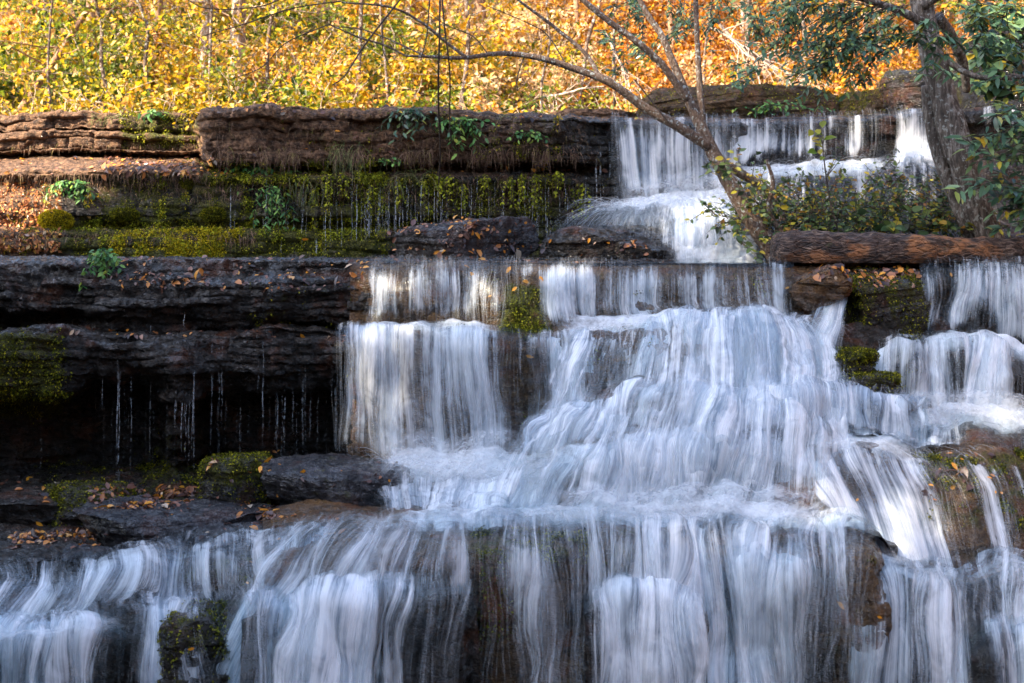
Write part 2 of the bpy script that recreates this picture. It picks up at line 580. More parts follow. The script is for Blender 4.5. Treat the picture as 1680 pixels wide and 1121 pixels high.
def rock_patch(name, px, rows, mat, res=0.022, moss=None, dry=None, label=None, resv=None, **kw):
    s = Sheet(px, rows, res, resv)
    d = rock_disp(s.G, s.N, **kw)
    s.base = s.G.copy()
    s.G = s.G + s.N * d[..., None]
    top = sstep(0.9, 1.5, s.G[..., 2] - ZC) * (s.G[..., 0] < 0.8)
    q = np.stack([s.G[..., 0], 0 * s.G[..., 0], 0 * s.G[..., 0] + 2.5], -1)
    s.G[..., 2] += top * (0.055 * perlin(q * 0.8) + 0.05 * perlin(q * 2.3) + 0.025 * perlin(q * 6))
    pyy = HOR - (s.G[..., 2] - ZC) * F / s.G[..., 1]
    pxx = 840 + s.G[..., 0] * F / s.G[..., 1]
    s.moss = np.clip(moss(pxx, pyy, s), 0, 1) if moss else np.zeros_like(s.D)
    s.dry = np.clip(dry(pxx, pyy, s), 0, 1) if dry else np.zeros_like(s.D)
    c = s.chunk({'moss': s.moss, 'dry': s.dry})
    o = struct(mesh_obj(name, [c], mat), label)
    remember(c['V'], c['F'])
    s.normals()
    return s


def bump2(x, a, b, soft):
    return sstep(a - soft, a + soft, x) * (1 - sstep(b - soft, b + soft, x))


# upper tier, left: overhanging top block, sloping shelf and mossy dripping wall
PX_UL = [-90, 60, 200, 322, 342, 480, 640, 800, 920, 975, 1012]
def L5(a, b): return [a] * 4 + [b] * 5 + [max(b, 17.3), max(b, 17.5)]
rows = [
    (None, 22.5),
    ([190, 188, 188, 186, 176, 176, 179, 184, 190, 194, 197], [18.6, 18.6, 18.6, 18.5, 17.25, 17.2, 17.25, 17.25, 17.4, 17.55, 17.7]),
    ([200, 199, 199, 198, 190, 190, 192, 196, 200, 202, 204], L5(18.55, 17.12)),
    ([212, 212, 213, 214, 240, 242, 240, 238, 240, 240, 240], L5(18.55, 17.15)),
    ([217, 217, 218, 219, 256, 258, 256, 254, 255, 255, 255], L5(18.8, 17.2)),
    ([221, 220, 221, 224, 266, 268, 266, 263, 264, 266, 270], L5(18.35, 17.25)),
    ([246, 247, 247, 248, 272, 274, 272, 268, 270, 275, 280], [18.35] * 4 + [17.65] * 5 + [17.5, 17.4]),
    ([253, 254, 254, 256, 278, 280, 279, 278, 280, 284, 290], [18.9, 18.9, 18.9, 18.8, 17.8, 17.7, 17.7, 17.7, 17.6, 17.5, 17.4]),
    ([258, 258, 259, 262, 284, 287, 286, 286, 288, 292, 296], [18.6, 18.6, 18.6, 18.3, 17.5, 17.3, 17.25, 17.3, 17.3, 17.35, 17.35]),
    ([288, 285, 284, 285, 292, 296, 296, 296, 298, 300, 304], [17.3, 17.3, 17.25, 17.2, 17.2, 17.2, 17.2, 17.2, 17.2, 17.3, 17.3]),
    ([298, 298, 300, 302, 310, 316, 318, 318, 318, 318, 318], [17.45, 17.4, 17.4, 17.35, 17.3, 17.3, 17.3, 17.3, 17.3, 17.3, 17.3]),
    ([350, 350, 352, 352, 352, 352, 352, 352, 352, 352, 352], [17.0, 17.05, 17.2, 17.2, 17.15, 17.2, 17.25, 17.3, 17.3, 17.3, 17.3]),
    (372, [16.9, 17.0, 17.3, 17.3, 17.2, 17.45, 17.45, 17.4, 17.4, 17.4, 17.4]),
    (384, [16.8, 16.85, 17.0, 17.0, 17.0, 17.15, 17.2, 17.25, 17.3, 17.3, 17.3]),
    (446, [16.7, 16.75, 16.85, 16.85, 16.9, 17.0, 17.1, 17.15, 17.2, 17.2, 17.2]),
]
def moss_ul(x, y, s):
    n = 0.5 + 0.5 * fbm(np.stack([x / 90, y / 60, 0 * x], -1), 3)
    m = bump2(y, 292, 425, 10) * (0.35 + 0.65 * n) * bump2(x, 120, 960, 60)
    m = m + bump2(y, 262, 300, 8) * bump2(x, 300, 700, 60) * 0.6
    m = m + bump2(y, 360, 422, 10) * bump2(x, 20, 620, 40) * 0.5
    m = m + bump2(x, 195, 330, 12) * bump2(y, 186, 246, 8) * 0.75
    m = m + bump2(x, 480, 960, 60) * bump2(y, 176, 262, 8) * 0.28
    return m
def dry_ul(x, y, s):
    d = (y < 290) * (1 - sstep(560, 900, x)) * 0.95 + bump2(y, 170, 270, 10) * 0.45 * (1 - sstep(850, 960, x))
    d = d + bump2(x, -90, 90, 50) * bump2(y, 290, 430, 8) * 0.8
    return d
UL = rock_patch('rock_ledge', PX_UL, rows, M_ROCKG, 0.022, moss_ul, dry_ul, 'mossy dripping upper rock wall under an overhanging brown block',
                strata=0.10, h=0.13, amp=0.04, fine=0.035, resv=0.011)

# upper tier, right: wall behind the upper fall
PX_UR = [985, 1040, 1110, 1180, 1260, 1340, 1420, 1470, 1500, 1560, 1640, 1800]
BASE_UR = [352, 354, 352, 335, 285, 276, 275, 268, 256, 255, 255, 255]
rows_ur = [
    (None, 23.0),
    ([195, 197, 197, 198, 197, 195, 191, 187, 183, 179, 178, 178], [17.6, 17.65, 17.7, 17.8, 18, 18.1, 18.1, 18.05, 18, 18, 18, 18]),
    ([203, 205, 206, 207, 206, 204, 200, 196, 192, 188, 187, 187], [17.5, 17.5, 17.5, 17.6, 17.8, 17.9, 17.9, 17.9, 17.85, 17.85, 17.85, 17.85]),
    ([270, 272, 272, 262, 240, 236, 232, 226, 222, 220, 220, 220], [17.5, 17.5, 17.5, 17.6, 17.8, 17.9, 17.9, 17.9, 17.85, 17.85, 17.85, 17.85]),
    (BASE_UR, [17.4, 17.4, 17.4, 17.5, 17.7, 17.8, 17.8, 17.75, 17.6, 17.6, 17.6, 17.6]),
    ([b + 10 for b in BASE_UR], [17.1, 17.1, 17.0, 17.0, 17.2, 17.3, 17.3, 17.3, 17.3, 17.3, 17.3, 17.3]),
    ([385, 385, 385, 370, 330, 325, 325, 322, 322, 320, 320, 320], [16.6, 16.5, 16.4, 16.4, 16.7, 16.8, 16.8, 16.9, 17, 17, 17, 17]),
    (450, 15.4),
]
UR = rock_patch('rock_ledge', PX_UR, rows_ur, M_ROCK, 0.03, label='dark rock behind the upper waterfall curtain', strata=0.05, amp=0.04, fine=0.02)

# middle tier, left: layered ledge over a dark cave
PX_ML = [-90, 0, 70, 130, 160, 230, 265, 290, 318, 345, 420, 520, 600, 650]
def row14(py, Y): return (py, Y)
rows_ml = [
    (None, 17.6),
    ([427, 426, 425, 425, 426, 427, 427, 427, 428, 428, 428, 429, 430, 431], [14.7, 14.7, 14.7, 14.65, 14.6, 14.5, 14.5, 14.5, 14.45, 14.4, 14.4, 14.3, 14.2, 14.2]),
    ([436, 436, 437, 438, 442, 446, 450, 450, 452, 452, 452, 450, 448, 448], [14.5, 14.5, 14.5, 14.4, 14.35, 14.35, 14.35, 14.3, 14.3, 14.3, 14.3, 14.25, 14.15, 14.15]),
    ([470, 470, 470, 470, 468, 466, 466, 468, 470, 472, 468, 466, 470, 472], [14.45, 14.42, 14.4, 14.35, 14.3, 14.28, 14.25, 14.2, 14.1, 14.05, 14.05, 14.05, 14.05, 14.05]),
    ([499, 499, 498, 494, 496, 500, 500, 500, 500, 500, 500, 500, 500, 500], [14.5, 14.47, 14.45, 14.4, 14.3, 14.2, 14.2, 14.15, 14.1, 14.05, 14.0, 14.0, 14.0, 14.0]),
    ([505, 505, 505, 502, 506, 515, 520, 524, 528, 530, 532, 533, 534, 535], [14.9, 14.9, 14.9, 14.7, 14.4, 14.3, 14.3, 14.3, 14.25, 14.2, 14.15, 14.1, 14.1, 14.1]),
    ([534, 534, 534, 532, 534, 538, 540, 540, 541, 541, 541, 541, 542, 543], [15.1, 15.1, 15.0, 14.8, 14.5, 14.35, 14.3, 14.3, 14.3, 14.3, 14.3, 14.3, 14.25, 14.25]),
    ([541, 541, 541, 541, 543, 545, 547, 548, 548, 547, 546, 546, 547, 548], [13.95, 13.95, 13.95, 13.95, 14.0, 14.0, 13.95, 13.95, 13.95, 13.95, 13.9, 13.9, 13.9, 13.9]),
    ([575, 575, 580, 580, 580, 582, 584, 590, 590, 580, 580, 580, 580, 580], [13.8, 13.8, 13.8, 13.85, 13.9, 13.95, 13.85, 13.75, 13.85, 13.9, 13.85, 13.85, 13.85, 13.85]),
    ([640, 648, 648, 636, 618, 622, 634, 660, 650, 630, 632, 626, 620, 618], [13.9, 13.9, 13.9, 14.0, 14.1, 14.2, 14.1, 13.95, 14.05, 14.2, 14.1, 14.1, 14.1, 14.1]),
    ([655, 662, 662, 652, 636, 640, 654, 712, 668, 648, 648, 642, 636, 634], [15.0, 15.0, 15.0, 15.1, 15.2, 15.2, 14.8, 14.15, 14.6, 15.1, 15.0, 14.9, 14.8, 14.6]),
    ([745, 750, 755, 755, 755, 755, 755, 750, 755, 750, 748, 748, 748, 748], [15.2, 15.2, 15.3, 15.4, 15.4, 15.4, 15.0, 14.4, 14.8, 15.2, 15.1, 15.0, 14.9, 14.7]),
    ([795, 795, 795, 790, 788, 785, 785, 782, 785, 785, 785, 785, 785, 785], [14.3, 14.3, 14.3, 14.3, 14.3, 14.3, 14.2, 14.0, 14.2, 14.3, 14.3, 14.2, 14.1, 14.0]),
    ([848, 850, 850, 850, 850, 848, 845, 845, 845, 845, 845, 845, 845, 845], [13.3, 13.3, 13.3, 13.3, 13.3, 13.3, 13.2, 13.1, 13.1, 13.1, 13.1, 13.1, 13.1, 13.1]),
    ([892, 892, 892, 890, 888, 885, 882, 880, 878, 876, 874, 872, 870, 868], 12.4),
    (960, 11.7),
]
def moss_ml(x, y, s):
    m = bump2(x, -60, 105, 18) * bump2(y, 545, 690, 12) * 0.85
    m = m + bump2(x, 225, 330, 12) * bump2(y, 690, 790, 25) * 0.3 + bump2(x, 60, 420, 60) * bump2(y, 762, 840, 12) * 0.35
    m = m + bump2(x, 400, 600, 40) * bump2(y, 460, 540, 12) * 0.22
    return m
def dry_ml(x, y, s): return 0 * x
ML = rock_patch('rock_ledge', PX_ML, rows_ml, M_ROCK, 0.02, moss_ml, dry_ml, 'dark layered middle ledge overhanging a black hollow',
                strata=0.10, h=0.085, amp=0.04, fine=0.035, resv=0.011, seed=5.0)

# middle tier, centre: stepped rock under the wide fall
PX_MF = [575, 620, 700, 780, 840, 890, 930, 980, 1060, 1140, 1220, 1290, 1350]
rows_mf = [
    (None, 16.6),
    ([431, 431, 432, 433, 434, 434, 435, 436, 436, 436, 437, 437, 437], [14.25, 14.2, 14.2, 14.2, 14.2, 14.2, 14.2, 14.2, 14.2, 14.2, 14.2, 14.25, 14.3]),
    ([446, 446, 447, 449, 452, 454, 456, 456, 458, 460, 462, 462, 462], [14.05, 14.0, 14.0, 14.0, 13.98, 13.98, 13.98, 13.98, 13.98, 13.98, 14.0, 14.05, 14.1]),
    ([500, 500, 500, 500, 500, 500, 490, 488, 488, 490, 494, 496, 496], [14.0, 13.95, 13.95, 13.95, 13.93, 13.9, 13.9, 13.9, 13.9, 13.92, 13.95, 14.0, 14.05]),
    ([538, 538, 538, 540, 544, 545, 540, 528, 524, 522, 525, 530, 532], [13.95, 13.9, 13.9, 13.9, 13.9, 13.85, 13.8, 13.8, 13.8, 13.8, 13.85, 13.95, 14.0]),
    ([547, 546, 546, 548, 552, 556, 556, 540, 536, 534, 536, 540, 545], [13.6, 13.5, 13.5, 13.5, 13.5, 13.5, 13.4, 13.4, 13.3, 13.3, 13.4, 13.6, 13.7]),
    ([600, 600, 600, 600, 604, 610, 610, 600, 590, 580, 585, 600, 610], [13.55, 13.42, 13.4, 13.4, 13.4, 13.4, 13.25, 13.15, 13.05, 13.0, 13.05, 13.2, 13.4]),
    ([700, 700, 700, 700, 700, 705, 690, 660, 650, 645, 645, 650, 655], [13.5, 13.4, 13.38, 13.38, 13.38, 13.38, 13.1, 12.95, 12.9, 12.85, 12.85, 12.9, 13.0]),
    ([780, 780, 775, 772, 775, 770, 750, 730, 720, 715, 715, 715, 720], [13.4, 13.3, 13.3, 13.3, 13.3, 13.3, 13.0, 12.8, 12.75, 12.75, 12.7, 12.7, 12.7]),
    (865, 12.3),
]
def moss_mf(x, y, s):
    n = 0.5 + 0.5 * fbm(np.stack([x / 40, y / 60, 0 * x], -1), 2)
    return bump2(x, 820, 905, 10) * bump2(y, 470, 545, 8) * 0.9 + bump2(y, 445, 700, 15) * 0.35 * n
MF = rock_patch('rock_ledge', PX_MF, rows_mf, M_ROCKR, 0.022, moss_mf, None, 'rusty stepped rock beneath the middle waterfall', strata=0.05, h=0.14, amp=0.05, fine=0.022, seed=2.0)

# cascade steps on the right
PX_CA = [955, 975, 1000, 1080, 1160, 1240, 1320, 1390, 1440, 1475]
rows_ca = [
    ([548, 535, 525, 522, 520, 520, 522, 528, 540, 550], 13.6),
    ([640, 635, 630, 625, 622, 620, 620, 625, 632, 640], 13.0),
    ([672, 660, 650, 645, 640, 638, 638, 645, 655, 668], 12.5),
    ([735, 720, 712, 708, 705, 708, 712, 715, 716, 718], 12.3),
    ([785, 762, 745, 732, 722, 726, 738, 738, 736, 736], 11.9),
    ([815, 800, 790, 782, 775, 778, 790, 792, 792, 792], 11.75),
    ([860, 856, 852, 850, 850, 852, 855, 858, 860, 860], 11.65),
    ([885, 880, 878, 876, 878, 880, 884, 890, 900, 910], 11.0),
]
CA = rock_patch('rock_ledge', PX_CA, rows_ca, M_ROCK, 0.03, label='rounded rock steps under the white cascade', strata=0.05, amp=0.07, fine=0.02, seed=9.0)

# right fall rock and step
PX_RF = [1365, 1410, 1450, 1500, 1540, 1600, 1680, 1780]
rows_rf = [
    (None, 17.0),
    ([442, 441, 440, 440, 439, 436, 435, 435], 14.3),
    ([470, 468, 466, 462, 456, 452, 450, 450], [14.0, 13.95, 13.95, 14.0, 14.05, 14.0, 14.0, 14.0]),
    ([520, 520, 520, 515, 510, 505, 505, 505], 13.95),
    ([568, 566, 564, 566, 570, 574, 578, 580], [13.95, 13.95, 13.95, 13.9, 13.85, 13.8, 13.8, 13.8]),
    ([590, 588, 576, 572, 572, 574, 580, 584], 13.45),
    ([630, 628, 620, 615, 612, 612, 615, 620], 13.25),
    ([690, 688, 686, 688, 690, 692, 694, 696], 13.15),
    ([712, 706, 700, 700, 702, 704, 706, 708], 12.7),
    (790, 12.3),
]
def moss_rf(x, y, s): return bump2(x, 1360, 1500, 15) * bump2(y, 440, 640, 15) * 0.5
RF = rock_patch('rock_ledge', PX_RF, rows_rf, M_ROCK, 0.025, moss_rf, None, 'dark rock step behind the right-hand waterfall', strata=0.06, amp=0.06, fine=0.025, seed=14.0)

# right ramp
PX_RR = [1270, 1330, 1400, 1480, 1560, 1620, 1700, 1790]
rows_rr = [
    ([720, 718, 716, 712, 706, 704, 700, 700], 12.8),
    ([744, 742, 740, 738, 738, 742, 752, 770], [12.0, 12.0, 12.0, 12.0, 12.0, 12.0, 12.05, 12.1]),
    ([770, 768, 766, 762, 766, 778, 800, 820], 11.75),
    ([860, 856, 850, 846, 848, 852, 858, 860], 11.45),
    ([950, 948, 946, 944, 944, 944, 944, 944], 11.3),
    (990, 10.9),
]
def moss_rr(x, y, s): return bump2(x, 1480, 1700, 30) * bump2(y, 740, 870, 10) * 0.55
RR = rock_patch('rock_ledge', PX_RR, rows_rr, M_ROCKR, 0.025, moss_rr, None, 'sloping leaf-strewn rock ramp under the right cascade', strata=0.04, amp=0.05, fine=0.02, seed=21.0)

# lower tier
PX_LO = [430, 520, 600, 690, 765, 830, 960, 1060, 1160, 1215, 1300, 1390, 1424, 1450]
rows_lo = [
    (None, 12.4),
    ([900, 872, 862, 860, 862, 864, 858, 858, 868, 872, 868, 872, 885, 905], 11.2),
    ([915, 890, 882, 882, 886, 882, 876, 880, 902, 900, 892, 900, 912, 940], [10.7, 10.7, 10.65, 10.6, 10.55, 10.5, 10.5, 10.5, 10.6, 10.55, 10.5, 10.5, 10.5, 10.6]),
    ([950, 930, 915, 915, 912, 908, 906, 912, 930, 925, 920, 925, 935, 960], [10.55, 10.5, 10.45, 10.4, 10.35, 10.35, 10.35, 10.35, 10.4, 10.4, 10.35, 10.35, 10.4, 10.5]),
    ([1010, 1000, 990, 985, 985, 985, 985, 985, 1000, 990, 985, 985, 990, 1000], 10.3),
    (1170, [10.2, 10.15, 10.1, 10.15, 10.2, 10.15, 10.1, 10.15, 10.1, 10.1, 10.15, 10.2, 10.2, 10.2]),
    (1300, 9.9),
]
def moss_lo(x, y, s):
    return bump2(x, 760, 1060, 30) * bump2(y, 868, 925, 8) * 0.6 + bump2(x, 1300, 1430, 20) * bump2(y, 890, 1121, 12) * 0.3
LO = rock_patch('rock_ledge', PX_LO, rows_lo, M_ROCKR, 0.022, moss_lo, None, 'brown rock behind the lowest broad waterfall', strata=0.05, amp=0.05, fine=0.022, seed=30.0)

PX_BR = [1375, 1440, 1500, 1580, 1630, 1690, 1790]
rows_br = [
    ([985, 978, 974, 972, 974, 974, 974], 11.3),
    ([962, 952, 947, 946, 950, 950, 952], 10.9),
    ([978, 968, 962, 964, 980, 985, 985], 10.6),
    ([1010, 1005, 1000, 1000, 1020, 1025, 1025], 10.45),
    (1170, 10.25), (1300, 10.0)]
BR = rock_patch('rock_ledge', PX_BR, rows_br, M_ROCK, 0.025, None, None, 'rounded rock lip in the bottom right corner', strata=0.04, amp=0.05, fine=0.02, seed=41.0)

PX_BL = [-90, 0, 100, 200, 300, 360, 430, 540, 620]
rows_bl = [
    ([940, 938, 930, 918, 905, 892, 880, 872, 865], 12.0),
    ([958, 955, 948, 936, 918, 905, 893, 886, 884], 11.2),
    ([985, 982, 975, 962, 945, 930, 918, 912, 908], 10.85),
    ([1030, 1030, 1026, 1018, 990, 985, 980, 985, 990], 10.65),
    ([1046, 1044, 1042, 1038, 1016, 1014, 1020, 1030, 1040], [10.25, 10.25, 10.25, 10.3, 10.35, 10.35, 10.3, 10.3, 10.3]),
    (1090, 10.15), (1180, 10.1), (1300, 9.9)]
def moss_bl(x, y, s): return bump2(x, 250, 560, 40) * bump2(y, 900, 960, 12) * 0.5 + bump2(x, 280, 400, 20) * bump2(y, 985, 1050, 12) * 0.4
BL = rock_patch('rock_ledge', PX_BL, rows_bl, M_ROCK, 0.022, moss_bl, None, 'dark stepped rock in the bottom left corner', strata=0.05, amp=0.06, fine=0.025, seed=52.0)

# ------------------------------------------------------------------ boulders
from mathutils import noise as _mn


def ico(sub):
    import bmesh
    bm = bmesh.new()
    bmesh.ops.create_icosphere(bm, subdivisions=sub, radius=1)
    V = np.array([v.co[:] for v in bm.verts])
    Fq = np.array([[v.index for v in f.verts] for f in bm.faces])
    bm.free()
    return V, Fq


ICO5, ICO6 = ico(6), ico(7)


def boulder(px0, py0, px1, py1, Y, depth, mat, label, moss=0.0, dry=0.0, facets=9, seed=1, flat_top=0.5, big=False, tilt=0.0, rough=1.0, layer=0.05, name='boulder', cat='boulder', group=None):
    rg = np.random.default_rng(seed)
    V, Fq = ICO6 if big else ICO5
    c = P((px0 + px1) / 2, (py0 + py1) / 2, Y)
    rx = (px1 - px0) / 2 * Y / F
    rz = (py1 - py0) / 2 * Y / F
    v = np.sign(V) * np.abs(V) ** 0.75
    v = v / np.abs(v).max(0)
    for _ in range(facets):
        n = unit(rg.normal(size=3) * np.array([1, 1, 0.6]))
        d = v @ n
        lim = rg.uniform(0.62, 0.9)
        v = v - np.maximum(d - lim, 0)[:, None] * n[None] * 0.88
    top = flat_top
    v[:, 2] = np.where(v[:, 2] > top, top + (v[:, 2] - top) * 0.25, v[:, 2])
    v = v / np.abs(v).max(0)
    w = v * np.array([rx, depth / 2, rz])
    if tilt:
        ct, st = math.cos(tilt), math.sin(tilt)
        w = np.stack([w[:, 0] * ct - w[:, 2] * st, w[:, 1], w[:, 0] * st + w[:, 2] * ct], 1)
    N = unit(w / np.array([rx, depth / 2, rz]) ** 2)
    p = w + c
    w = w + N * (0.05 * fbm(p * 2.5 + seed, 4) + 0.035 * fbm(p * 9 + seed, 4) - 0.02 * np.abs(perlin((p + seed) * np.array([2, 2, 7])))) [:, None] * rough * min(1, (rx + rz) * 1.4)
    hz = (p[:, 2] + 0.06 * fbm(p * 0.9 + seed, 3) + 0.12 * p[:, 0] * math.sin(seed)) / 0.07
    kk = np.floor(hz)
    ff = hz - kk
    lay = perlin(np.stack([kk * 3.7 + 0.3, np.floor(p[:, 0] * 2.1 + kk * 1.7) * 2.3 + 0.4, 0 * kk + seed * 1.3], 1)) - 0.5 * np.abs(2 * ff - 1) ** 9
    w = w + (N * np.array([1, 1, 0.0])) * (layer * lay)[:, None] * (1 - N[:, 2:3] ** 2)
    p = w + c
    up = sstep(-0.2, 0.6, N[:, 2])
    mo = np.clip(moss * (0.55 + 0.6 * up) + 0 * up, 0, 1) if moss else np.zeros(len(p))
    o = mesh_obj(name, [dict(V=p, F=Fq, attrs={'moss': mo, 'dry': np.full(len(p), dry)})], mat)
    o.data.transform(__import__('mathutils').Matrix.Translation(-Vector(c)))
    o.location = Vector(c)
    remember(p, Fq)
    return tag(o, label, cat, group)


M_SLATE = rock_mat('grey slate', (0.005, 0.005, 0.006), (0.022, 0.021, 0.024), (0.09, 0.085, 0.095), rust=0.2, wet=1.25)
boulder(330, 738, 450, 850, 13.25, 0.9, M_ROCKG, 'dark green mossy round boulder beside the leaf-topped slab', moss=0.6, seed=3, facets=4, flat_top=0.7)
boulder(415, 738, 690, 870, 13.05, 1.3, M_SLATE, 'big grey boulder with orange leaves on top at the foot of the fall', moss=0.22, seed=8, facets=7, flat_top=0.62, big=True)
boulder(130, 800, 470, 905, 12.75, 1.5, M_SLATE, 'low black slab scattered with orange leaves below the hollow', seed=12, facets=8, flat_top=0.35, tilt=-0.03, big=True)
boulder(-60, 785, 150, 880, 13.4, 1.0, M_ROCK, 'wet black rock shelf at the left edge below the hollow', seed=5, facets=7, flat_top=0.4)
boulder(60, 790, 215, 870, 13.3, 0.9, M_ROCKG, 'rounded dark moss hump between the black shelf and the leafy slab', moss=0.5, seed=15, facets=3, flat_top=0.8)
boulder(-50, 893, 112, 958, 11.55, 0.9, M_ROCK, 'angular cracked brown rock at the left edge above the stream', seed=22, facets=12, flat_top=0.55)
boulder(95, 892, 196, 940, 11.75, 0.6, M_SLATE, 'pale grey angular stone beside the cracked brown rock', seed=27, facets=12, flat_top=0.6)
boulder(185, 884, 330, 930, 11.9, 0.8, M_SLATE, 'smooth bluish stone at the edge of the left stream', seed=31, facets=5, flat_top=0.5)
boulder(440, 842, 575, 892, 12.0, 0.8, M_ROCKR, 'small rusty brown rock beside the white lower pool', seed=33, facets=8, flat_top=0.5)
boulder(300, 850, 470, 895, 12.25, 0.9, M_SLATE, 'flat dark stone under the leafy slab', seed=36, facets=7, flat_top=0.4)
boulder(640, 352, 884, 448, 16.2, 1.3, M_SLATE, 'grey sloping slab covered with fallen leaves behind the middle lip', seed=41, facets=5, flat_top=0.7, dry=0.1, big=True, tilt=0.10)
boulder(880, 358, 1110, 448, 15.9, 1.2, M_ROCK, 'dark rock splashed with spray at the foot of the upper fall', seed=44, facets=5, flat_top=0.6, big=True)
boulder(1368, 440, 1512, 575, 14.05, 1.0, M_ROCKG, 'big mossy brown outcrop between the two middle falls', moss=0.5, seed=48, facets=8, flat_top=0.75, big=True)
boulder(1298, 436, 1395, 505, 13.75, 0.6, M_ROCKR, 'rusty rock wedge jutting into the water beside the mossy outcrop', seed=51, facets=8, flat_top=0.7, tilt=0.45)
boulder(1364, 568, 1440, 620, 13.1, 0.6, M_ROCKG, 'small round green stone under the mossy outcrop', moss=0.55, seed=55, facets=5, flat_top=0.7)
boulder(1355, 606, 1475, 655, 12.9, 0.6, M_ROCKG, 'low green stone with white rivulets beside the cascade', moss=0.5, seed=58, facets=5, flat_top=0.6)
boulder(262, 986, 412, 1160, 10.3, 0.8, M_ROCKG, 'dark mossy rock parting the falls in the bottom left corner', moss=0.35, seed=81, facets=6, flat_top=0.85, big=True)
boulder(768, 884, 858, 1075, 10.42, 0.5, M_ROCKR, 'mossy brown rib showing through the lowest broad fall', moss=0.35, seed=83, facets=6, flat_top=0.8)
boulder(640, 978, 775, 1160, 10.12, 0.5, M_ROCK, 'dark bulge of rock under the lowest fall left of the mossy rib', seed=84, facets=5, flat_top=0.7)
boulder(1300, 906, 1420, 1010, 10.66, 0.6, M_ROCKG, 'dark layered corner rock between the two lowest falls', moss=0.3, seed=85, facets=7, flat_top=0.7)
boulder(1320, 975, 1415, 1150, 10.55, 0.5, M_ROCK, 'tall black wet rock below the dark layered corner', moss=0.2, seed=86, facets=6, flat_top=0.8)
boulder(1000, 585, 1062, 660, 13.12, 0.3, M_ROCK, 'dark wet knob behind the white fan of water', seed=87, facets=5, flat_top=0.7)
boulder(1075, 570, 1138, 652, 13.08, 0.3, M_ROCK, 'second dark wet knob right of the first behind the white fan', seed=88, facets=5, flat_top=0.7)
# the back bank above the upper fall
M_BACK = rock_mat('brown back rock', (0.008, 0.006, 0.004), (0.04, 0.025, 0.012), (0.12, 0.075, 0.035), rust=0.4, wet=0.4)
boulder(1040, 138, 1375, 222, 20.5, 1.6, M_BACK, 'long brown layered slab behind the upper fall', moss=0.3, dry=0.25, seed=61, facets=6, flat_top=0.8, big=True)
boulder(1365, 146, 1475, 222, 20.0, 1.4, M_BACK, 'mossy brown block beside the long layered slab', moss=0.45, dry=0.2, seed=64, facets=7, flat_top=0.8)
boulder(1425, 104, 1600, 240, 19.6, 1.5, M_ROCK, 'dark hollowed rock behind the thick tree trunk', moss=0.2, dry=0.0, seed=67, facets=7, flat_top=0.7, big=True)  # missing shade is put into this rock's dark colour
boulder(880, 178, 1055, 205, 20.0, 1.0, M_BACK, 'low sunlit orange slab at the upper pool edge', dry=0.9, seed=70, facets=5, flat_top=0.6)
boulder(1560, 40, 1800, 400, 18.6, 2.6, M_ROCK, 'tall dark bank rock behind the shrubs at the right edge', moss=0.2, dry=0.0, seed=73, facets=8, flat_top=0.9, big=True)  # dark colour stands in for shade on this sunlit bank

# ------------------------------------------------------------------ water
def strands(s, n, rg, off=(0.01, 0.06), w=(0.0009, 0.0036), ln=(0.2, 0.7), k=12, alpha=0.15, v0=(0.0, 0.9), drift=0.01, dmin=0.12, bulge=0.03):
    u = rg.uniform(0, 1, n * 3)
    v = rg.uniform(v0[0], v0[1], n * 3)
    L = rg.uniform(ln[0], ln[1], n * 3)
    _, _, d = s.at(u, np.minimum(v + L * 0.4, 1))
    cl = 0.5 + 0.5 * perlin(np.stack([u * s.um.max() * 3.5, v * s.len * 0.5, 0 * u + 5.5], -1)) * 1.6
    keep = (rg.uniform(0, 1, n * 3) < np.clip(d, 0, 1) * np.clip(cl, 0.1, 1)) & (d > dmin)
    u, v, L, d = u[keep][:n], v[keep][:n], L[keep][:n], d[keep][:n]
    n = len(u)
    t = np.linspace(0, 1, k)[None]
    ph = rg.uniform(0, 6.28, n)[:, None]
    vv = v[:, None] + L[:, None] * t
    uu = u[:, None] + drift * (rg.normal(size=n)[:, None] * t + 0.25 * np.sin(ph + t * 4))
    o = rg.uniform(off[0], off[1], n)[:, None]
    p, N, _ = s.at(uu, vv)
    p = p + N * (o + bulge * np.sin(np.pi * t) * rg.uniform(0, 1, n)[:, None])[..., None]
    T = unit(np.gradient(p, axis=1))
    S = unit(np.cross(T, N))
    wd = rg.uniform(w[0], w[1], n)[:, None] * np.sin(np.pi * (0.08 + 0.84 * t)) ** 0.7
    V = np.stack([p - S * wd[..., None], p + S * wd[..., None]], 2).reshape(-1, 3)
    over = (vv > 1.0) * 1.0
    al = alpha * rg.uniform(0.35, 1, n)[:, None] * np.sin(np.pi * t) ** 0.8 * np.clip(0.35 + d[:, None], 0, 1) * (1 - over)
    al = np.repeat(al[..., None], 2, 2).reshape(-1)
    b = (np.arange(n) * k * 2)[:, None] + (np.arange(k - 1) * 2)[None]
    b = b.reshape(-1, 1)
    Fq = np.concatenate([b, b + 1, b + 3, b + 2], 1)
    return dict(V=V, F=Fq, mi=1, attrs={'dens': al})


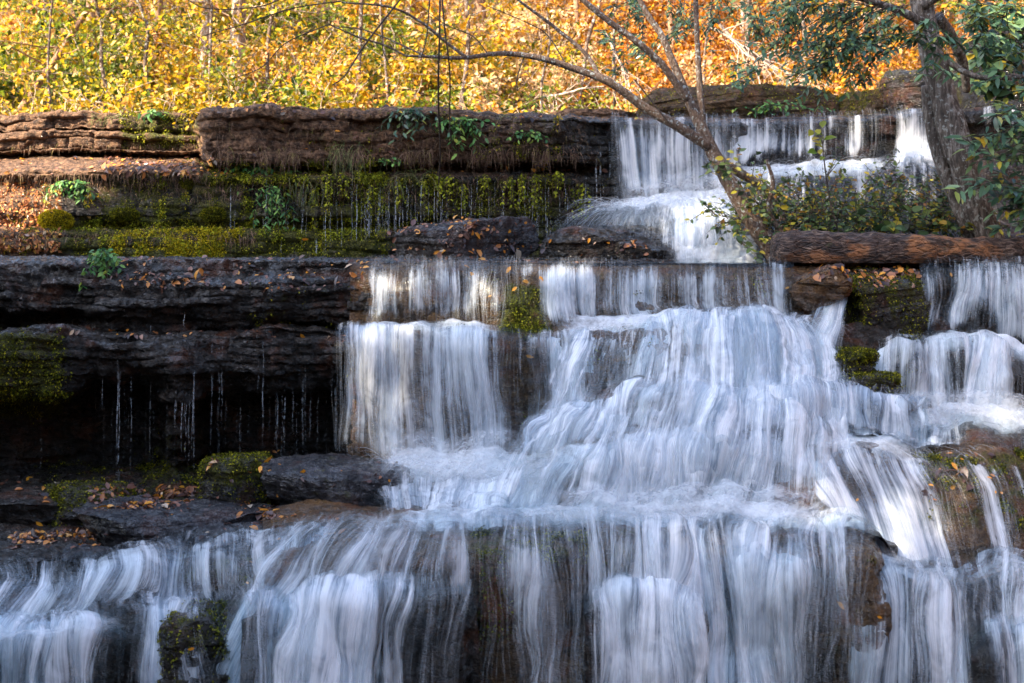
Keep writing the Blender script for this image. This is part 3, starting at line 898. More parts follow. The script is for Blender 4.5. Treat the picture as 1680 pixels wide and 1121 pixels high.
def splash(p0, n, rg, up=(0.3, 1.2), fwd=(0.1, 0.9), side=0.7, T=(0.10, 0.28), k=8, w=(0.0008, 0.003), alpha=0.42, toward=(0, -1, 0)):
    """short arcs of spray thrown from the points p0"""
    i = rg.integers(0, len(p0), n)
    a = p0[i] + rg.normal(size=(n, 3)) * np.array([0.05, 0.05, 0.02])
    vel = np.array(toward)[None] * rg.uniform(fwd[0], fwd[1], n)[:, None] * 2 + np.array([1, 0, 0])[None] * rg.normal(size=n)[:, None] * side
    vel[:, 2] += rg.uniform(up[0], up[1], n) * 1.6
    tt = rg.uniform(T[0], T[1], n)[:, None] * np.linspace(0, 1, k)[None] * 1.6
    p = a[:, None] + vel[:, None] * tt[..., None] + np.array([0, 0, -4.9])[None, None] * (tt**2)[..., None]
    Tn = unit(np.gradient(p, axis=1))
    S = unit(np.cross(Tn, np.array([0, -1.0, 0.15])))
    t = np.linspace(0, 1, k)[None]
    wd = rg.uniform(w[0], w[1], n)[:, None] * np.sin(np.pi * (0.1 + 0.8 * t)) ** 0.7
    V = np.stack([p - S * wd[..., None], p + S * wd[..., None]], 2).reshape(-1, 3)
    al = alpha * rg.uniform(0.3, 1, n)[:, None] * np.sin(np.pi * (0.05 + 0.95 * t)) ** 0.8
    al = np.repeat(al[..., None], 2, 2).reshape(-1)
    b = ((np.arange(n) * k * 2)[:, None] + (np.arange(k - 1) * 2)[None]).reshape(-1, 1)
    return dict(V=V, F=np.concatenate([b, b + 1, b + 3, b + 2], 1), mi=1, attrs={'dens': al})


def water_sheet(px, rows, label, n=800, seed=1, off=0.03, res=0.022, resv=0.03, ridge=0.03, lump=0.0, bulge=0.0, layers=1, extra=None, sk=None, mist=None, slant=0.0, fade=(0.05, 0.12, 0.025), name='waterfall'):
    rg = np.random.default_rng(seed)
    if slant:
        rows = [tuple(r[:3]) + (np.asarray(r[3] if len(r) > 3 else 0.0, float) + slant * i / (len(rows) - 1),) for i, r in enumerate(rows)]
    s = Sheet(px, rows, res, resv)
    q = np.stack([s.um * 4.5, s.vm * 0.45, 0 * s.um + seed * 3.3], -1)
    q2 = np.stack([s.um * 14, s.vm * 0.7, 0 * s.um + seed * 1.7], -1)
    d = off + ridge * perlin(q) + ridge * 0.45 * perlin(q2) + lump * fbm(s.G * 4.0 + seed, 3)
    un, vn = s.um / s.um.max(), s.vm / s.len
    jag = 0.5 * perlin(np.stack([s.um * 3, 0 * s.um, 0 * s.um + seed], -1)) + 0.4 * perlin(np.stack([s.um * 11, 0 * s.um, 0 * s.um + seed + 9], -1))
    sj = 0.02 * perlin(np.stack([s.vm * 4, 0 * s.vm, 0 * s.vm + seed + 3], -1))
    fd = sstep(0, fade[0], vn) * sstep(0, fade[1], 1 - vn + fade[1] * 0.8 * jag * (vn < 0.999)) * sstep(0, fade[2], un + sj) * sstep(0, fade[2], 1 - un + sj)
    s.D = np.clip(s.D + 0.16 * perlin(np.stack([s.um * 1.9, s.vm * 0.35, 0 * s.um + seed * 2.1], -1)) * (s.D > 0.05), 0, 1.2) * fd
    if bulge:
        d = d + bulge * (0.5 + 0.5 * perlin(np.stack([s.um * 1.5, s.vm * 0.9, 0 * s.um + seed + 2.2], -1)) * 1.3)
    base, Nn = s.G.copy(), s.N.copy()
    s.G = base + Nn * d[..., None]
    s.normals()
    fl = np.stack([s.um, s.vm, 0 * s.um + seed * 7.7], -1)
    ch = [s.chunk({'flow': fl, 'dens': s.D})]
    for l in range(1, layers):
        s2 = dict(ch[0])
        d2 = d + 0.035 * l - ridge * perlin(q) + ridge * perlin(q + 9.1 * l) + 0.5 * lump * fbm(s.G * 4.0 + seed + l * 5, 3)
        fl2 = fl + np.array([3.7 * l, 1.9 * l, 11.0 * l])
        ch.append(dict(V=(base + Nn * d2[..., None]).reshape(-1, 3), F=ch[0]['F'], mi=0, attrs={'flow': fl2.reshape(-1, 3), 'dens': (s.D * 0.8 - 0.03).clip(0).ravel()}))
    ch.append(strands(s, n, rg, **(sk or {})))
    if extra: ch += extra(s, rg)
    for ml in (mist or []): ch.append(mist_roll(*ml, seed=seed))
    o = struct(mesh_obj(name, ch, [M_WATER, M_STRAND, M_MIST]), label)
    return s


def mist_roll(px, py, Y, h=16, depth=0.3, dens=0.9, seed=0):
    h = h * 1.7
    """a soft roll of foam lying along the foot of a fall"""
    px, py, Y = [np.asarray(v, float) for v in (px, py, Y)]
    px2 = np.linspace(px[0], px[-1], 9)
    px2 = px2 + 0
    py, Y = np.interp(px2, px, py), np.interp(px2, px, Y)
    e = np.array([0.0, .8, 1, 1, 1, 1, 1, .8, 0.0])
    s = Sheet(px2, [(py - 0.4 * h, Y + 0.05, 0), (py - 1.0 * h, Y - 0.05, 0.45 * dens * e), (py - 0.7 * h, Y - 0.45 * depth, 0.9 * dens * e),
                    (py, Y - 0.8 * depth, 0.9 * dens * e), (py + 0.7 * h, Y - depth, 0.5 * dens * e), (py + 1.1 * h, Y - depth, 0)], 0.02)
    d = 0.08 * fbm(s.G * 3.0 + seed, 3) + 0.02 * fbm(s.G * 9 + seed, 2)
    s.G = s.G + s.N * d[..., None]
    return s.chunk({'dens': s.D, 'flow': 0 * s.G}, mi=2)


def base_line(px, py, Y, n=200):
    t = np.linspace(px[0], px[-1], n)
    return P(t, np.interp(t, px, py), np.interp(t, px, Y))


# upper fall, main curtain (left) falling clear to the splash rock
upx = [1000, 1022, 1050, 1090, 1130, 1160, 1190, 1215]
water_sheet(upx, [
    (None, 19.5, 0.25),
    ([195, 196, 196, 197, 197, 198, 198, 198], 17.55, 0.45),
    ([203, 203, 203, 204, 204, 204, 204, 204], 17.4, 0.5),
    ([240, 240, 240, 240, 240, 240, 240, 240], [17.35] * 8, [0.2, .85, .9, .7, .75, .8, .7, .6], [0, 4, 2, 0, 0, 0, 0, 0]),
    (300, 17.3, [0.1, .85, 1, .75, .75, .85, .85, .7], [0, 10, 6, 3, 2, 2, 0, 0]),
    ([354, 354, 354, 352, 350, 345, 330, 318], 17.2, [0, .8, .9, .7, .75, .85, .85, .7], [0, 18, 10, 6, 4, 0, -4, -8])],
    'main curtain of the upper waterfall', 1100, 3, mist=[([1000, 1230], [345, 320], [17.0, 16.9], 30, .5, .45), ([1015, 1215], [352, 325], [17.1, 17.0], 14)], off=0.03,
    extra=lambda s, rg: [splash(base_line([1020, 1200], [352, 335], [17.15, 17.1]), 500, rg)])
# upper fall, right part
upx = [1195, 1240, 1290, 1335, 1365, 1385, 1410, 1440, 1462]
water_sheet(upx, [
    (None, 20, 0.2),
    ([198, 197, 196, 195, 194, 193, 192, 190, 188], 17.9, 0.4),
    ([206, 205, 204, 203, 202, 201, 200, 198, 196], 17.75, 0.45),
    (235, 17.7, [.7, .8, .75, .7, .3, .7, .65, .45, .2]),
    ([300, 285, 282, 280, 280, 278, 278, 278, 275], 17.55, [.8, .85, .75, .75, .3, .75, .7, .5, .15], [-8, -5, -3, 0, 0, 0, -4, -8, 0])],
    'thin right half of the upper waterfall', 700, 5, mist=[([1195, 1465], [290, 274], [17.5, 17.5], 10)],
    extra=lambda s, rg: [splash(base_line([1200, 1460], [292, 276], [17.5, 17.5]), 500, rg)])
upx = [1466, 1482, 1505, 1530, 1555, 1570]
water_sheet(upx, [
    (None, 20, 0.2), ([187, 185, 182, 180, 179, 179], 17.9, 0.4), ([196, 194, 190, 188, 187, 187], 17.72, 0.5),
    (225, 17.7, [.3, .7, .75, .7, .5, .3]), ([262, 256, 254, 254, 254, 254], 17.5, [.5, .8, .8, .8, .6, .4]),
    ([268, 262, 260, 260, 260, 260], 17.15, [.6, .8, .8, .8, .6, .4]),
    (325, 17.0, [.3, .6, .6, .6, .4, .2])],
    'narrow two-step upper waterfall beside the thick trunk', 400, 7, mist=[([1470, 1570], [258, 254], [17.4, 17.4], 8)])
water_sheet([1610, 1625, 1650, 1670], [(None, 20, 0.2), (178, 17.75, 0.4), (190, 17.6, 0.5), (230, 17.5, [.2, .5, .5, .1])],
    'small trickle fall behind the thick trunk', 60, 8)
# rapids from the upper fall to the middle pool, half hidden by the shrub
upx = [1110, 1150, 1200, 1260, 1330, 1420, 1500, 1570]
water_sheet(upx, [
    ([350, 345, 318, 288, 280, 278, 268, 265], 17.25, .6), ([360, 356, 340, 305, 295, 290, 288, 290], 16.9, [.7, .7, .62, .5, .45, .45, .45, .45]),
    ([395, 392, 380, 350, 330, 325, 325, 330], 16.4, [.85, .85, .55, .4, .45, .45, .45, .4]),
    ([436, 436, 434, 434, 400, 400, 400, 400], 15.5, [.8, .75, .5, .5, .4, .4, .4, .4], [-20, -10, 0, 0, 0, 0, 0, 0])],
    'foaming rapids below the upper waterfall', 700, 9, mist=[([1100, 1250], [420, 420], [15.7, 15.7], 22, .4)], off=0.07, lump=0.06)
# fan of water spreading over the splash rock
water_sheet([1000, 1030, 1060, 1090, 1120, 1150, 1185], [
    ([350, 348, 347, 346, 345, 342, 335], 17.1, [.6, .9, .95, 1, 1, 1, 1]),
    ([362, 356, 352, 350, 350, 350, 348], 16.8, [.6, .85, .9, 1, 1, 1, 1], [-30, -22, -14, -6, 0, 4, 8]),
    ([382, 372, 364, 360, 360, 364, 368], 16.2, [.25, .3, .3, .42, .85, .95, .8], [-78, -62, -40, -20, 0, 6, 14]),
    ([410, 402, 394, 390, 388, 392, 396], 15.7, [.1, .16, .2, .28, .85, .85, .45], [-110, -90, -62, -32, 0, 8, 24]),
    ([438, 438, 438, 438, 438, 438, 438], 15.42, [.1, .12, .16, .25, .8, .8, .35], [-120, -98, -66, -34, 2, 14, 34])],
    'spray fan breaking over the dark rock', 1500, 13, off=0.05, lump=0.10, bulge=0.12,
    extra=lambda s, rg: [splash(base_line([1000, 1200], [352, 350], [16.9, 16.9]), 2400, rg, fwd=(0.2, 1.0), side=1.1, T=(0.12, 0.32))])

# pool behind the middle lip
m, nt = new_mat('still pool water')
b = NB(nt)
g = b.n('NewGeometry').outputs['Position']
h = b.math('ADD', b.noise(b.scaled(g, (1, 3, 1)), 3.0, 3, 0.5), b.math('MULTIPLY', b.noise(g, 14.0, 2, 0.5), 0.3))
bp = b.n('Bump', {'Height': h, 'Strength': 0.25, 'Distance': 0.05})
p = b.n('BsdfPrincipled', {'Base Color': (0.02, 0.016, 0.01, 1), 'Roughness': 0.04, 'Normal': bp.outputs[0], 'IOR': 1.33})
b.out(p.outputs[0])
M_POOL = m
zl = float(P(900, 435, 14.2)[2]) + 0.02
pool = Sheet([560, 700, 900, 1100, 1300, 1500, 1800], [(None, 17.4), (None, 15.5), ([433] * 7, 14.15)], 0.1)
pool.G[..., 2] = zl + 0.006 * perlin(pool.G * np.array([3, 6, 1]))
struct(mesh_obj('pool_water', [pool.chunk()], M_POOL), 'dark still pool behind the middle lip mirroring the autumn trees')

# middle fall, upper step
mpx = [596, 612, 640, 690, 740, 790, 818, 835, 870, 895, 930, 965, 1000, 1030, 1060, 1110, 1150, 1200, 1250, 1310]
top = list(np.interp(mpx, [596, 900, 1310], [431, 434.5, 437]))
bot = [538, 540, 540, 541, 543, 545, 545, 546, 548, 550, 560, 560, 540, 538, 535, 524, 520, 520, 525, 530]
water_sheet(mpx, [
    (None, 15.0, 0.2),
    (top, 14.15, 0.38), ([t + 14 for t in top], 13.98, [.5, .6, .5, .55, .55, .55, .5, .35, .5, .6, .75, .65, .45, .65, .7, .5, .5, .45, .4, .3]),
    ([t + 34 for t in top], 13.9, [.5, .75, .65, .6, .7, .65, .55, .1, .1, .7, .95, .8, .6, .8, .9, .6, .65, .6, .5, .45], [0] * 20),
    (500, 13.87, [.45, .72, .6, .58, .7, .6, .58, .0, .0, .7, .9, .85, .6, .85, .9, .6, .65, .6, .55, .55]),
    (bot, 13.82, [.5, .68, .55, .52, .62, .55, .5, .1, .1, .6, .85, .8, .6, .85, .9, .6, .65, .6, .6, .6], [-2, -2, 0, 0, 0, 0, -4, -8, 6, 8, 10, 10, 6, 20, 25, 15, 12, 12, 10, 10])],
    'upper step of the wide middle waterfall', 2300, 17, mist=[([600, 830], [539, 545], [13.75, 13.75], 6, .25, .7), ([900, 1310], [545, 526], [13.6, 13.7], 14)], off=0.02, ridge=0.025, layers=2)
# middle fall, lower step
mpx = [550, 570, 600, 640, 690, 740, 790, 830, 860, 890, 920, 945, 980, 1010]
water_sheet(mpx, [
    ([539, 538, 537, 538, 540, 542, 544, 546, 548, 550, 552, 552, 548, 545], 13.72, [.35, .6, .7, .7, .65, .7, .65, .5, .35, .5, .6, .9, .95, .95]),
    ([548, 547, 546, 547, 548, 549, 551, 554, 558, 560, 562, 562, 560, 560], 13.42, [.5, .7, .8, .8, .7, .75, .7, .55, .45, .65, .8, 1, 1, 1]),
    ([575, 572, 570, 570, 572, 574, 576, 580, 584, 588, 590, 590, 590, 590], 13.3, [.5, .6, .75, .75, .65, .7, .7, .5, .35, .55, .8, 1, 1, 1]),
    (640, [13.28] * 10 + [13.22, 13.18, 13.1, 13.05], [.5, .5, .65, .68, .62, .65, .68, .5, .3, .5, .8, 1, 1, .9], [-2, -3, -2, 0, 4, 4, 3, 3, 4, 4, 4, 6, 8, 8]),
    (710, [13.26] * 10 + [13.15, 13.1, 12.95, 12.9], [.5, .4, .6, .65, .6, .6, .68, .55, .3, .5, .75, 1, 1, 1], [-3, -5, -3, 2, 8, 10, 8, 4, 4, 4, 4, 6, 8, 8]),
    ([735, 745, 756, 766, 775, 778, 776, 772, 770, 770, 770, 765, 740, 730], [13.24] * 10 + [13.1, 13, 12.8, 12.75], [.4, .28, .5, .6, .6, .6, .68, .6, .3, .3, .5, .9, .95, .95], [-4, -6, -3, 4, 12, 14, 12, 4, 4, 4, 4, 6, 8, 8])],
    'tall lower step of the wide middle waterfall', 2600, 19, mist=[([590, 950], [752, 765], [13.1, 13.0], 28, .5, .45), ([610, 960], [762, 770], [13.15, 13.1], 16, .4, .8)], off=0.03, ridge=0.03, layers=2, sk=dict(ln=(0.25, 0.9)),
    extra=lambda s, rg: [splash(base_line([620, 900], [765, 772], [13.2, 13.2]), 700, rg, T=(0.08, 0.2))])

# white fan under the right half of the middle lip
fpx = [955, 1000, 1040, 1080, 1110, 1150, 1200, 1250, 1300, 1335]
water_sheet(fpx, [
    ([548, 540, 535, 530, 525, 520, 518, 520, 524, 528], 13.75, .8),
    ([556, 552, 545, 538, 532, 526, 524, 526, 532, 536], 13.45, [.95, .9, .9, .9, .9, .9, .95, .95, .95, .9]),
    ([585, 580, 575, 565, 560, 550, 548, 552, 560, 568], 13.2, [1, .55, .6, .95, .6, .95, 1, 1, 1, .9], [0, -4, 0, 4, 8, 4, 6, 14, 22, 24]),
    ([620, 615, 610, 605, 600, 598, 596, 598, 602, 606], 13.0, [1, .3, .45, .95, .3, .95, .9, 1, 1, 1], [0, -6, 6, 2, 14, 8, 16, 28, 36, 36]),
    ([690, 682, 676, 668, 662, 656, 652, 648, 642, 636], 12.82, [1, .7, .7, 1, .7, 1, 1, 1, 1, 1], [0, 0, 2, 4, 14, 20, 28, 40, 46, 40])],
    'white fan of water spreading below the middle lip', 2200, 23, slant=-25.0, mist=[([950, 1400], [684, 632], [12.8, 12.8], 18, .4)], off=0.06, ridge=0.04, lump=0.04, layers=2, sk=dict(w=(.001, .005)),
    extra=lambda s, rg: [splash(base_line([960, 1340], [545, 528], [13.5, 13.5]), 700, rg, up=(0.2, 0.7), T=(0.08, 0.2)),
                         splash(base_line([960, 1380], [690, 640], [12.85, 12.85]), 900, rg, up=(0.2, 0.8), T=(0.08, 0.2))])
# jet squeezed between the wedge rock and the outcrop
water_sheet([1345, 1362, 1380, 1394], [
    ([490, 478, 470, 464], 13.85, [.7, .9, .9, .8]), ([500, 490, 484, 480], 13.75, [.8, .95, .95, .8], [-4, -2, 0, 0]),
    ([540, 535, 530, 528], 13.55, [.9, .9, .85, .6], [-22, -18, -14, -8]), ([575, 575, 575, 575], 13.35, [.9, .9, .8, .5], [-38, -30, -24, -16]),
    ([640, 640, 638, 630], 13.1, [1, 1, .9, .6], [-30, -20, -10, 0])],
    'slanting white jet beside the mossy outcrop', 500, 29, off=0.05, sk=dict(ln=(0.3, 0.8)))
# cascade hump one
cpx = [880, 930, 980, 1030, 1080, 1140, 1200, 1260, 1320, 1380, 1450, 1530]
water_sheet(cpx, [
    ([690, 672, 660, 655, 650, 645, 640, 634, 634, 640, 650, 664], 12.95, .95),
    ([705, 688, 674, 664, 656, 648, 644, 640, 640, 648, 660, 676], 12.45, [.95, .9, .9, .9, .9, .9, 1, 1, 1, 1, .95, .85]),
    ([725, 706, 694, 684, 676, 668, 664, 660, 662, 668, 680, 694], 12.3, [.9, .9, .85, .7, .6, .85, 1, 1, 1, 1, .8, .6], [-10, -10, -8, -6, -4, 0, 4, 6, 8, 10, 12, 14]),
    ([775, 752, 738, 728, 720, 714, 714, 718, 722, 726, 730, 735], 12.2, [.95, .9, .85, .85, .8, .9, 1, 1, 1, 1, .9, .6], [-24, -20, -16, -10, -4, 0, 8, 12, 16, 20, 24, 28])],
    'upper hump of the white cascade', 2200, 31, slant=-30.0, mist=[([860, 1540], [752, 738], [12.15, 12.2], 14, .35)], off=0.07, ridge=0.04, lump=0.05, layers=2, sk=dict(w=(.001, .0045)),
    extra=lambda s, rg: [splash(base_line([880, 1500], [745, 738], [12.2, 12.2]), 900, rg, up=(0.1, 0.6), T=(0.08, 0.18))])
# cascade hump two
cpx = [880, 920, 960, 1010, 1060, 1110, 1160, 1210, 1260, 1310, 1350]
water_sheet(cpx, [
    ([775, 755, 745, 735, 726, 716, 712, 716, 724, 735, 742], 12.35, .95),
    ([786, 768, 754, 744, 734, 724, 720, 724, 734, 744, 748], 11.95, [.85, .7, .75, .85, .95, 1, 1, .95, .95, .9, .8]),
    ([808, 795, 784, 772, 762, 752, 746, 750, 760, 770, 775], 11.75, [.8, .55, .6, .75, .9, .95, .95, .85, .85, .75, .6], [-16, -14, -10, -6, -4, 0, 0, 4, 6, 10, 14]),
    ([846, 842, 838, 832, 826, 822, 820, 822, 826, 830, 834], 11.65, [.9, .75, .75, .85, .9, .9, .85, .85, .85, .75, .6], [-36, -30, -24, -16, -10, -4, 0, 4, 10, 16, 22]),
    ([870, 868, 866, 862, 860, 858, 858, 860, 864, 870, 874], 11.5, .9, [-40, -34, -28, -18, -10, -4, 0, 6, 12, 20, 28])],
    'lower hump of the white cascade', 2200, 37, slant=-45.0, mist=[([860, 1390], [836, 834], [11.5, 11.5], 24, .5, .5), ([840, 1390], [848, 846], [11.55, 11.55], 13, .4, .65)], off=0.06, ridge=0.045, lump=0.05, layers=2, sk=dict(w=(.001, .0045)),
    extra=lambda s, rg: [splash(base_line([860, 1360], [850, 845], [11.5, 11.5]), 1200, rg, up=(0.2, 0.8), T=(0.08, 0.2))])
opx = [925, 960, 1000, 1050, 1100, 1150, 1200, 1250, 1300, 1345, 1390]
water_sheet(opx, [
    ([552, 545, 540, 532, 526, 522, 520, 522, 528, 536, 560], 13.55, [0.62, 0.7, 0.62, 0.62, 0.62, 0.62, 0.62, 0.62, 0.62, 0.62, 0.39]),
    ([590, 588, 585, 575, 570, 560, 556, 560, 570, 580, 600], [13.18, 13.1, 13.05, 13.0, 12.98, 12.95, 12.95, 12.98, 13.0, 13.1, 13.15], [0.7, 0.74, 0.35, 0.35, 0.66, 0.35, 0.74, 0.74, 0.74, 0.7, 0.47], [-4, -2, 0, 2, 6, 6, 10, 14, 18, 20, 16]),
    ([655, 650, 645, 640, 636, 632, 630, 630, 632, 636, 645], [12.75, 12.68, 12.6, 12.55, 12.5, 12.48, 12.48, 12.5, 12.52, 12.58, 12.65], [0.7, 0.7, 0.47, 0.39, 0.66, 0.47, 0.7, 0.78, 0.78, 0.7, 0.47], [-14, -10, -4, 4, 12, 16, 24, 32, 40, 44, 40]),
    ([715, 706, 698, 690, 684, 680, 678, 680, 684, 690, 698], [12.3, 12.25, 12.2, 12.15, 12.12, 12.1, 12.1, 12.12, 12.15, 12.2, 12.25], [0.62, 0.62, 0.55, 0.62, 0.58, 0.62, 0.74, 0.78, 0.78, 0.7, 0.47], [-30, -22, -14, 0, 12, 22, 34, 48, 60, 66, 64]),
    ([770, 760, 750, 742, 736, 732, 732, 736, 744, 752, 760], [11.95, 11.9, 11.85, 11.82, 11.8, 11.78, 11.78, 11.8, 11.82, 11.88, 11.92], [0.58, 0.39, 0.47, 0.58, 0.66, 0.74, 0.74, 0.7, 0.7, 0.62, 0.39], [-50, -40, -26, -8, 8, 22, 38, 56, 74, 84, 86]),
    ([850, 846, 842, 838, 834, 832, 832, 834, 838, 842, 846], 11.5, [0.62, 0.55, 0.58, 0.62, 0.66, 0.66, 0.66, 0.62, 0.58, 0.47, 0.31], [-78, -62, -44, -20, 2, 20, 42, 66, 90, 104, 110])],
    'continuous white torrent tumbling from the middle lip to the lower pool', 2500, 97, slant=-75.0, off=0.0, bulge=0.12, ridge=0.06, lump=0.08, layers=1, fade=(0.08, 0.1, 0.05), sk=dict(w=(.001, .0045)))
# wash from the foot of the wide fall to the pool
water_sheet([600, 640, 690, 740, 800, 860, 900, 940], [
    ([755, 760, 768, 772, 775, 776, 775, 770], 13.3, [.4, .7, .75, .6, .6, .6, .7, .8]),
    ([768, 772, 782, 786, 786, 784, 784, 782], 12.95, [.35, .75, .6, .55, .75, .85, .9, .9]),
    ([800, 802, 806, 806, 805, 802, 800, 800], 12.6, [.1, .75, .8, .85, .95, .9, .9, .9]),
    ([846, 846, 844, 840, 838, 836, 834, 834], 12.0, [.1, .7, .9, .9, .95, .95, .95, .95], [20, 10, 0, -10, -16, -20, -20, -16]),
    ([872, 872, 870, 868, 866, 864, 862, 862], 11.5, .9, [10, 0, -10, -16, -20, -20, -20, -20])],
    'foamy wash below the wide middle waterfall', 1500, 41, mist=[([640, 930], [848, 838], [11.9, 11.9], 11, .5, .65)], off=0.05, ridge=0.04, lump=0.06, layers=2,
    extra=lambda s, rg: [splash(base_line([620, 940], [778, 782], [13.0, 12.9]), 1200, rg, side=1.0, T=(0.1, 0.26))])
# right fall
rpx = [1504, 1520, 1545, 1580, 1610, 1640, 1670, 1710, 1770]
water_sheet(rpx, [
    (None, 15.3, .15), ([441, 440, 439, 437, 436, 436, 435, 435, 435], 14.25, [.4, .45, .4, .5, .5, .5, .5, .5, .5]),
    ([462, 458, 456, 453, 452, 452, 452, 452, 452], 13.95, [.5, .55, .5, .55, .6, .6, .6, .6, .6]),
    ([490, 486, 484, 482, 480, 480, 480, 480, 480], 13.86, [.6, .65, .55, .7, .75, .7, .75, .75, .75]),
    (525, 13.83, [.7, .72, .6, .75, .45, .75, .75, .75, .75], [0, -2, -6, -12, -4, 0, 0, 0, 0]),
    (574, 13.78, [.75, .8, .7, .8, .45, .8, .8, .8, .8], [-4, -6, -14, -22, -6, 0, 0, 0, 0])],
    'right-hand waterfall under the log', 1200, 43, mist=[([1500, 1790], [570, 578], [13.65, 13.65], 12)], off=0.03, layers=2)
rpx = [1425, 1445, 1480, 1510, 1540, 1570, 1600, 1630, 1665, 1700, 1770]
water_sheet(rpx, [
    ([588, 574, 566, 566, 567, 568, 570, 572, 574, 576, 578], 13.75, .7),
    ([598, 584, 572, 570, 571, 573, 576, 580, 582, 584, 586], 13.4, [.6, .65, .7, .7, .7, .6, .7, .7, .65, .65, .65]),
    ([632, 622, 606, 600, 600, 602, 604, 608, 612, 614, 616], 13.2, [.5, .6, .5, .8, .7, .35, .85, .75, .4, .55, .55], [-16, -10, -4, 0, 0, 4, -6, -4, 4, 2, 2]),
    ([650, 650, 645, 642, 642, 644, 646, 650, 652, 652, 652], 13.12, [.5, .6, .45, .85, .7, .35, .85, .7, .3, .5, .5], [-22, -14, -6, 2, 2, 6, -14, -8, 6, 4, 4]),
    ([690, 690, 690, 692, 692, 692, 694, 694, 696, 696, 696], 13.05, [.5, .6, .6, .9, .8, .6, .9, .8, .55, .7, .7], [-26, -16, -8, 4, 4, 8, -22, -10, 8, 4, 4])],
    'lumpy step of the right-hand waterfall', 1300, 47, mist=[([1430, 1790], [684, 690], [12.95, 12.95], 24, .4, .45), ([1420, 1790], [690, 698], [12.95, 12.95], 14, .35, .8)], off=0.05, lump=0.05, layers=2,
    extra=lambda s, rg: [splash(base_line([1430, 1770], [692, 697], [13.0, 13.0]), 700, rg, up=(0.2, 0.7), T=(0.08, 0.2))])
# wash and ramp on the right
rpx = [1320, 1380, 1440, 1500, 1560, 1620, 1700, 1790]
water_sheet(rpx, [
    ([700, 698, 694, 694, 696, 698, 698, 700], 13.0, .9), ([716, 714, 710, 708, 708, 712, 716, 720], 12.6, [1, .95, .8, .7, .6, .5, .5, .5]),
    ([742, 740, 738, 736, 736, 744, 756, 772], 12.0, [.9, .95, .95, .9, .75, .3, .3, .3])],
    'foaming wash above the leaf-strewn ramp', 900, 53, mist=[([1320, 1500], [738, 738], [11.95, 11.95], 6, .3, .4)], off=0.06, lump=0.07, layers=2,
    extra=lambda s, rg: [splash(base_line([1330, 1600], [738, 740], [12.0, 12.0]), 90, rg, up=(0.1, 0.3), T=(0.05, 0.10))])
rpx = [1300, 1340, 1390, 1440, 1490, 1540, 1590, 1640, 1700, 1790]
water_sheet(rpx, [
    ([746, 744, 742, 740, 740, 740, 744, 752, 764, 776], 12.0, [.8, .8, .75, .8, .75, .6, .55, .3, .3, .3]),
    ([775, 772, 768, 765, 765, 768, 776, 788, 804, 822], 11.72, [.95, .85, .75, .75, .65, .58, .62, .58, .55, .55], [10, 10, 10, 10, 12, 12, 14, 16, 16, 16]),
    ([820, 815, 810, 806, 804, 806, 812, 822, 834, 846], 11.55, [.9, .75, .65, .78, .58, .5, .55, .58, .5, .5], [30, 30, 30, 32, 34, 34, 34, 30, 26, 26]),
    ([862, 858, 854, 852, 852, 854, 858, 862, 866, 870], 11.42, [.85, .85, .8, .9, .68, .55, .58, .62, .6, .6], [52, 52, 50, 50, 50, 48, 44, 38, 30, 30]),
    ([950, 948, 946, 945, 944, 944, 944, 944, 944, 944], 11.25, [.95, .95, .95, .9, .7, .5, .6, .65, .6, .6], [96, 90, 80, 74, 68, 62, 54, 44, 34, 34])],
    'thin water sliding down the leaf-strewn ramp', 1400, 59, mist=[([1385, 1580], [946, 944], [11.0, 11.05], 9, .45, .75), ([1560, 1790], [944, 942], [11.1, 11.1], 7, .3, .5)], off=0.03, sk=dict(ln=(0.2, 0.6)))
# lower pool surface
water_sheet([560, 640, 720, 800, 900, 1000, 1100, 1200, 1300, 1400, 1440], [
    ([868, 852, 846, 844, 846, 848, 850, 850, 852, 860, 880], 12.0, [.5, .9, .95, 1, .9, .9, 1, 1, .95, .8, .5]),
    ([874, 864, 862, 860, 856, 860, 864, 864, 866, 872, 900], 11.3, [.6, .7, .85, .9, .65, .65, .9, .95, .95, .8, .6]),
    ([884, 877, 877, 878, 872, 874, 882, 884, 882, 890, 915], 10.75, [.55, .6, .6, .65, .6, .6, .7, .7, .7, .6, .5])],
    'white churning pool above the lowest waterfall', 1400, 61, off=0.04, lump=0.05, layers=2,
    extra=lambda s, rg: [splash(base_line([900, 1400], [856, 868], [11.4, 11.4]), 500, rg, up=(0.2, 0.7), T=(0.06, 0.16))])
